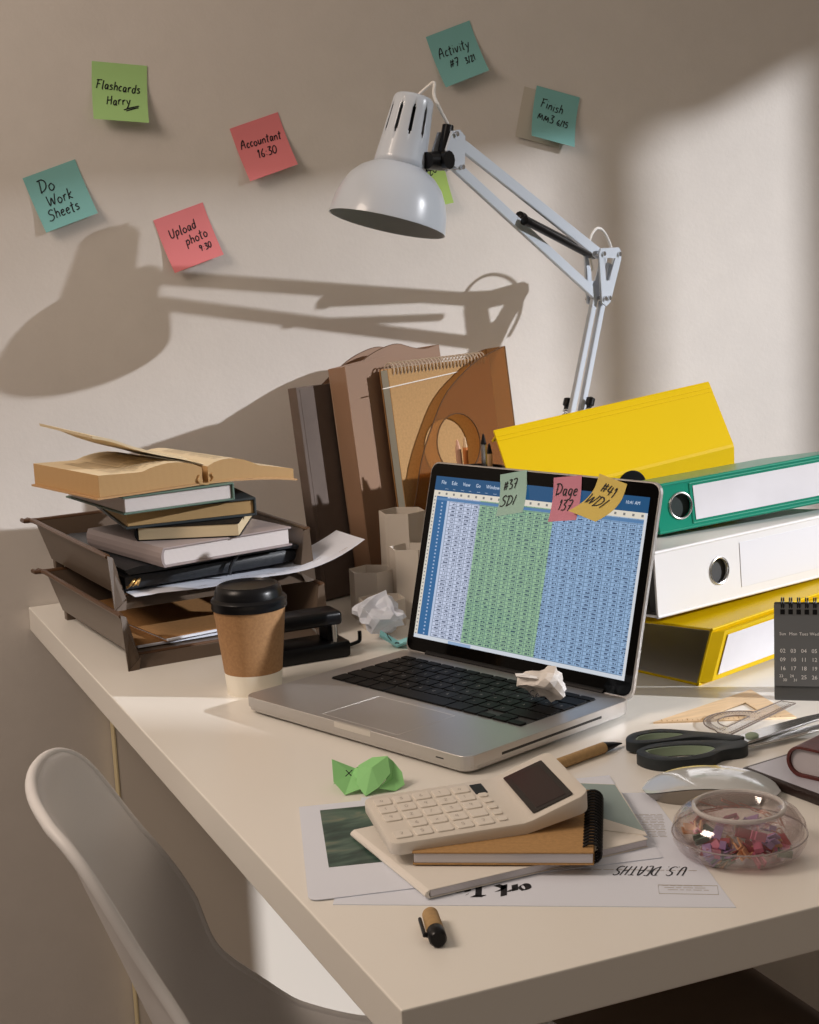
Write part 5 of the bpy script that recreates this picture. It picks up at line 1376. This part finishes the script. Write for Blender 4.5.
for sgn in (-1, 1):
    rng = range(NX+1) if sgn < 0 else range(NX-1, 0, -1)
    for i in rng:
        a = -1+2*i/NX; hw = max(MW*(1-abs(a)**3.2)**(1/2.4) if abs(a) < 1 else 0, .0005); zc = .006+(MH-.006)*(1-abs(a)**2.1)
        top_e.append((a*ML*.995, sgn*hw*.985, .0045+(zc-.0045)*.84-.0008)); bot_e.append((a*ML*.86, sgn*hw*.80, .0))
tv = [bm.verts.new(p_) for p_ in top_e]; bv = [bm.verts.new(p_) for p_ in bot_e]; n = len(tv)
for i in range(n): bm.faces.new((tv[i], tv[(i+1) % n], bv[(i+1) % n], bv[i]))
bm.faces.new(bv); obj('base', bm, M['mousebase'], ms, smooth=True)

# ------------------------------------------------------------------ scissors
sc = thing('scissors', 'pair of scissors with dark grips lined in green', 'scissors', (.4200, .3200, ZT), (0, 0, 0))
so = Vector((.42, .32))
def P2(L): return [(a-so.x, b-so.y) for a, b in L]
SH = Vector((.0080, .0125))
def loop2(pts, n=5):
    pts = [(a+SH.x*max(0, min(1, (.04-a)/.03)), b+SH.y*max(0, min(1, (.04-a)/.03))) for a, b in pts]
    return loop3(pts, n)
def loop3(pts, n=5): return [(p_.x, p_.y) for p_ in smoothpath([(a, b, 0) for a, b in pts], n, True)]
upo = P2([(.3690, .3420), (.3760, .3560), (.3920, .3640), (.4160, .3600), (.4420, .3420), (.4680, .3250), (.4750, .3120), (.4600, .3100), (.4350, .3220), (.4050, .3270), (.3800, .3320)])
upi = P2([(.3790, .3440), (.3880, .3545), (.4050, .3545), (.4210, .3445), (.4250, .3360), (.4100, .3340), (.3920, .3370)])
loo = P2([(.3620, .3160), (.3600, .2990), (.3680, .2840), (.3860, .2740), (.4100, .2710), (.4300, .2790), (.4560, .2875), (.4690, .2980), (.4680, .3100), (.4520, .3120), (.4300, .3130), (.4050, .3240), (.3800, .3260)])
loi = P2([(.3700, .3150), (.3830, .3175), (.4060, .3120), (.4250, .2990), (.4270, .2880), (.4120, .2810), (.3900, .2830), (.3740, .2960)])
for o_, i_, z0, z1 in ((upo, upi, .002, .0110), (loo, loi, .000, .0105)):
    O2, I2 = loop2(o_), loop2(i_)
    bm = plate(O2, [I2], z1-z0); mapv(bm, lambda x, y, z: (x, y, z+z0)); bev(bm, .0018, 2, 50); hnd = obj('grip', bm, M['scblack'], sc, smooth=True)
    c = Vector((sum(a for a, b in I2)/len(I2), sum(b for a, b in I2)/len(I2)))
    J2 = [(c.x+(a-c.x)*.93, c.y+(b-c.y)*.90) for a, b in I2]
    I3 = [(c.x+(a-c.x)*1.01, c.y+(b-c.y)*1.01) for a, b in I2]
    bm = plate(I3, [J2], z1-z0-.002); mapv(bm, lambda x, y, z: (x, y, z+z0+.001)); obj('grip_lining', bm, M['scgreen'], hnd, smooth=True)
bl1 = P2([(.4560, .3080), (.4600, .3000), (.4800, .3000), (.5100, .3020), (.5700, .3080), (.6150, .3150), (.6150, .3165), (.5650, .3180), (.5000, .3170), (.4700, .3150)])
bl2 = P2([(.4560, .3140), (.4640, .3000), (.4900, .3060), (.5200, .3140), (.5700, .3250), (.6180, .3380), (.6180, .3395), (.5600, .3370), (.5080, .3300), (.4780, .3230)])
bm = plate(bl1, [], .0026); mapv(bm, lambda x, y, z: (x, y, z+.0040)); bev(bm, .0006, 1, 50); obj('blade', bm, M['steel'], sc)
bm = plate(bl2, [], .0026); mapv(bm, lambda x, y, z: (x, y, z+.0070)); bev(bm, .0006, 1, 50); obj('blade', bm, M['steel'], sc)
bm = B(); lathe(bm, [(0, .0096), (.0062, .0096), (.0062, .0112), (.0045, .0125), (0, .0127)], 24, Matrix.Translation((.4835-so.x, .3125-so.y, 0))); obj('pivot_screw', bm, M['scgreen'], sc, smooth=True)

# ------------------------------------------------------------------ set square and protractor
tri = [(.4440, .4190), (.5870, .4610), (.5686, .3600)]
ts = thing('set_square', 'light wooden set square lying behind the scissors', 'set square', (.5300, .4100, ZT))
TP = [(a-.53, b-.41) for a, b in tri]; c = Vector((sum(a for a, b in TP)/3, sum(b for a, b in TP)/3))
bm = plate(TP, [[(c.x+(a-c.x)*.28+.008, c.y+(b-c.y)*.28) for a, b in TP]], .0018); obj('board', bm, M['wood'], ts)
bm = B()
for k in range(24):
    t = .06+k*.036; p_ = Vector(TP[0]).lerp(Vector(TP[2]), t); d2 = (Vector(TP[2])-Vector(TP[0])).normalized(); n2 = Vector((-d2.y, d2.x)); l_ = .004 if k % 5 else .007
    vs = [bm.verts.new((*(p_+n2*a+d2*b), .0020)) for a, b in ((.001, 0), (.001, .0006), (l_, .0006), (l_, 0))]; bm.faces.new(vs)
obj('scale_marks', bm, M['kraft_dark'], ts)
pr_ = thing('protractor', 'clear plastic protractor ruler lying across the set square', 'protractor', (.5160, .3720, ZT+.0021), (0, 0, 24))
outl = [(-.044, -.012), (.078, -.012), (.078, .004), (.036, .006)]+[(.036*math.cos(rad(a))-.004, .036*math.sin(rad(a))) for a in range(12, 169, 12)]+[(-.044, .002)]
inn = [(.020*math.cos(rad(a))-.004, .003+.020*math.sin(rad(a))) for a in range(0, 181, 15)]
bm = plate(outl, [inn], .0016); obj('plate', bm, M['clearthin'], pr_)
bm = B(); tube(bm, [(a, b, .0012) for a, b in outl], .0006, 5, closed=True); tube(bm, [(a, b, .0012) for a, b in inn], .0006, 5, closed=True)
for a in range(0, 181, 6):
    for r0, r1 in ((.029, .034),):
        d2 = Vector((math.cos(rad(a)), math.sin(rad(a)), 0)); tube(bm, [d2*r0+Vector((-.004, 0, .0018)), d2*r1+Vector((-.004, 0, .0018))], .0003, 4)
for k in range(30): tube(bm, [(-.04+k*.0038, -.0115, .0018), (-.04+k*.0038, -.0080, .0018)], .0003, 4)
obj('etched_marks', bm, mat('protractor_marks', (.16, .12, .10), .5), pr_)
bm = prism(B(), [(-.014, -.008), (.012, -.012), (.010, .014)], 0, .0012); o = obj('wood_offcut', bm, M['kraft_dark'], loc=(.5800, .4600, ZT+.0020)); bpy.data.objects.remove(o)

# ------------------------------------------------------------------ tablet and wine red pocket book
tb = thing('tablet', 'dark-edged tablet with a grey face under the wine red pocket book', 'tablet', (.4270, .2491, ZT), (0, 0, 0))
td = Vector((.0598, .0110)).normalized(); te = Vector((.0121, -.0920)).normalized()
TQ = [(0, 0), (td.x*.17, td.y*.17), (td.x*.17+te.x*.12, td.y*.17+te.y*.12), (te.x*.12, te.y*.12)]
TQr = rpoly(TQ, (0, 1, 2, 3), .004)
bm = prism(B(), TQr, 0, .0085); bev(bm, .0012, 2, 50); obj('case', bm, M['tabletedge'], tb, smooth=True)
cc_ = Vector((sum(a for a, b in TQ)/4, sum(b for a, b in TQ)/4)); 
bm = prism(B(), [(cc_.x+(a-cc_.x)*.945, cc_.y+(b-cc_.y)*.925) for a, b in TQ], .0084, .0089); obj('face', bm, M['tabletface'], tb)
wb = thing('pocket_book', 'wine red leather pocket book with rounded spine lying on the tablet', 'book', (.4490, .2140, ZT+.0091), (0, 0, -68))
# spine along local y, pages seen at the front end
WT = .0270; WWd = .085; WLn = .15
prof = []
for k in range(13): a = rad(90+180*k/12); prof.append((.0135+.0135*math.cos(a), WT/2+WT/2*math.sin(a)))
outer = [(WWd, WT)]+prof+[(WWd, 0), (WWd, .0025)]
inner_ = [(.0135+.0110*math.cos(rad(270-180*k/12)), WT/2+(WT/2-.0025)*math.sin(rad(270-180*k/12))) for k in range(13)]
pts = outer+inner_+[(WWd, WT-.0025)]
bm = B(); lo = [bm.verts.new((x, 0, z)) for x, z in pts]; hi = [bm.verts.new((x, WLn, z)) for x, z in pts]; n = len(pts)
bm.faces.new(lo); bm.faces.new(hi[::-1])
for i in range(n): bm.faces.new((lo[i], hi[i], hi[(i+1) % n], lo[(i+1) % n]))
obj('cover', bm, M['wine'], wb, smooth=True)
pin = [(.0135+.0108*math.cos(rad(90+180*k/12)), WT/2+(WT/2-.0027)*math.sin(rad(90+180*k/12))) for k in range(13)]+[(WWd-.003, .0027), (WWd-.003, WT-.0027)]
bm = B(); lo = [bm.verts.new((x, .003, z)) for x, z in pin]; hi = [bm.verts.new((x, WLn-.003, z)) for x, z in pin]; n = len(pin)
bm.faces.new(lo); bm.faces.new(hi[::-1])
for i in range(n): bm.faces.new((lo[i], hi[i], hi[(i+1) % n], lo[(i+1) % n]))
obj('pages', bm, mat('pocket_book_pages', (.54, .51, .54), .6), wb)

# ------------------------------------------------------------------ light
az = Vector((-.80, .598, 0)).normalized()*math.cos(rad(20)); sd = Vector((az.x, az.y, -math.sin(rad(20))))
sun = bpy.data.lights.new('sun', 'SUN'); sun.energy = 4.2; sun.angle = rad(1.1); sun.color = (.96, .965, 1)
so_ = bpy.data.objects.new('sun', sun); COL.objects.link(so_); so_.rotation_euler = sd.to_track_quat('-Z', 'Y').to_euler(); so_.location = (6, -4, 4)
w = bpy.data.worlds.new('world'); S.world = w; w.use_nodes = True; nt = w.node_tree; N = nt.nodes; L = nt.links
bg = N['Background']; tc = N.new('ShaderNodeTexCoord'); sp_ = N.new('ShaderNodeSeparateXYZ'); L.new(tc.outputs['Generated'], sp_.inputs[0])
mr = N.new('ShaderNodeMapRange'); mr.inputs['From Min'].default_value = -1; mr.inputs['From Max'].default_value = 1; L.new(sp_.outputs['Z'], mr.inputs['Value'])
rp = N.new('ShaderNodeValToRGB'); e = rp.color_ramp.elements; e[0].position = .42; e[0].color = (.060, .045, .034, 1); e[1].position = 1; e[1].color = (.40, .335, .275, 1)
x = e.new(.60); x.color = (.168, .136, .109, 1)
L.new(mr.outputs[0], rp.inputs[0]); L.new(rp.outputs[0], bg.inputs[0]); bg.inputs[1].default_value = 1.0

al = bpy.data.lights.new('ceiling_softbox', 'AREA'); al.energy = 22; al.shape = 'SQUARE'; al.size = .7; al.color = (1, .82, .68)
ao = bpy.data.objects.new('ceiling_softbox', al); COL.objects.link(ao); ao.location = (-1.25, .60, 2.25); ao.rotation_euler = (Vector((.25, .75, .95))-ao.location).to_track_quat('-Z', 'Y').to_euler()
vs_ = S.view_settings; vs_.view_transform = 'Standard'; vs_.look = 'None'; vs_.gamma = 1; vs_.exposure = 0; vs_.use_curve_mapping = False
S.cycles.max_bounces = 12; S.cycles.transparent_max_bounces = 24
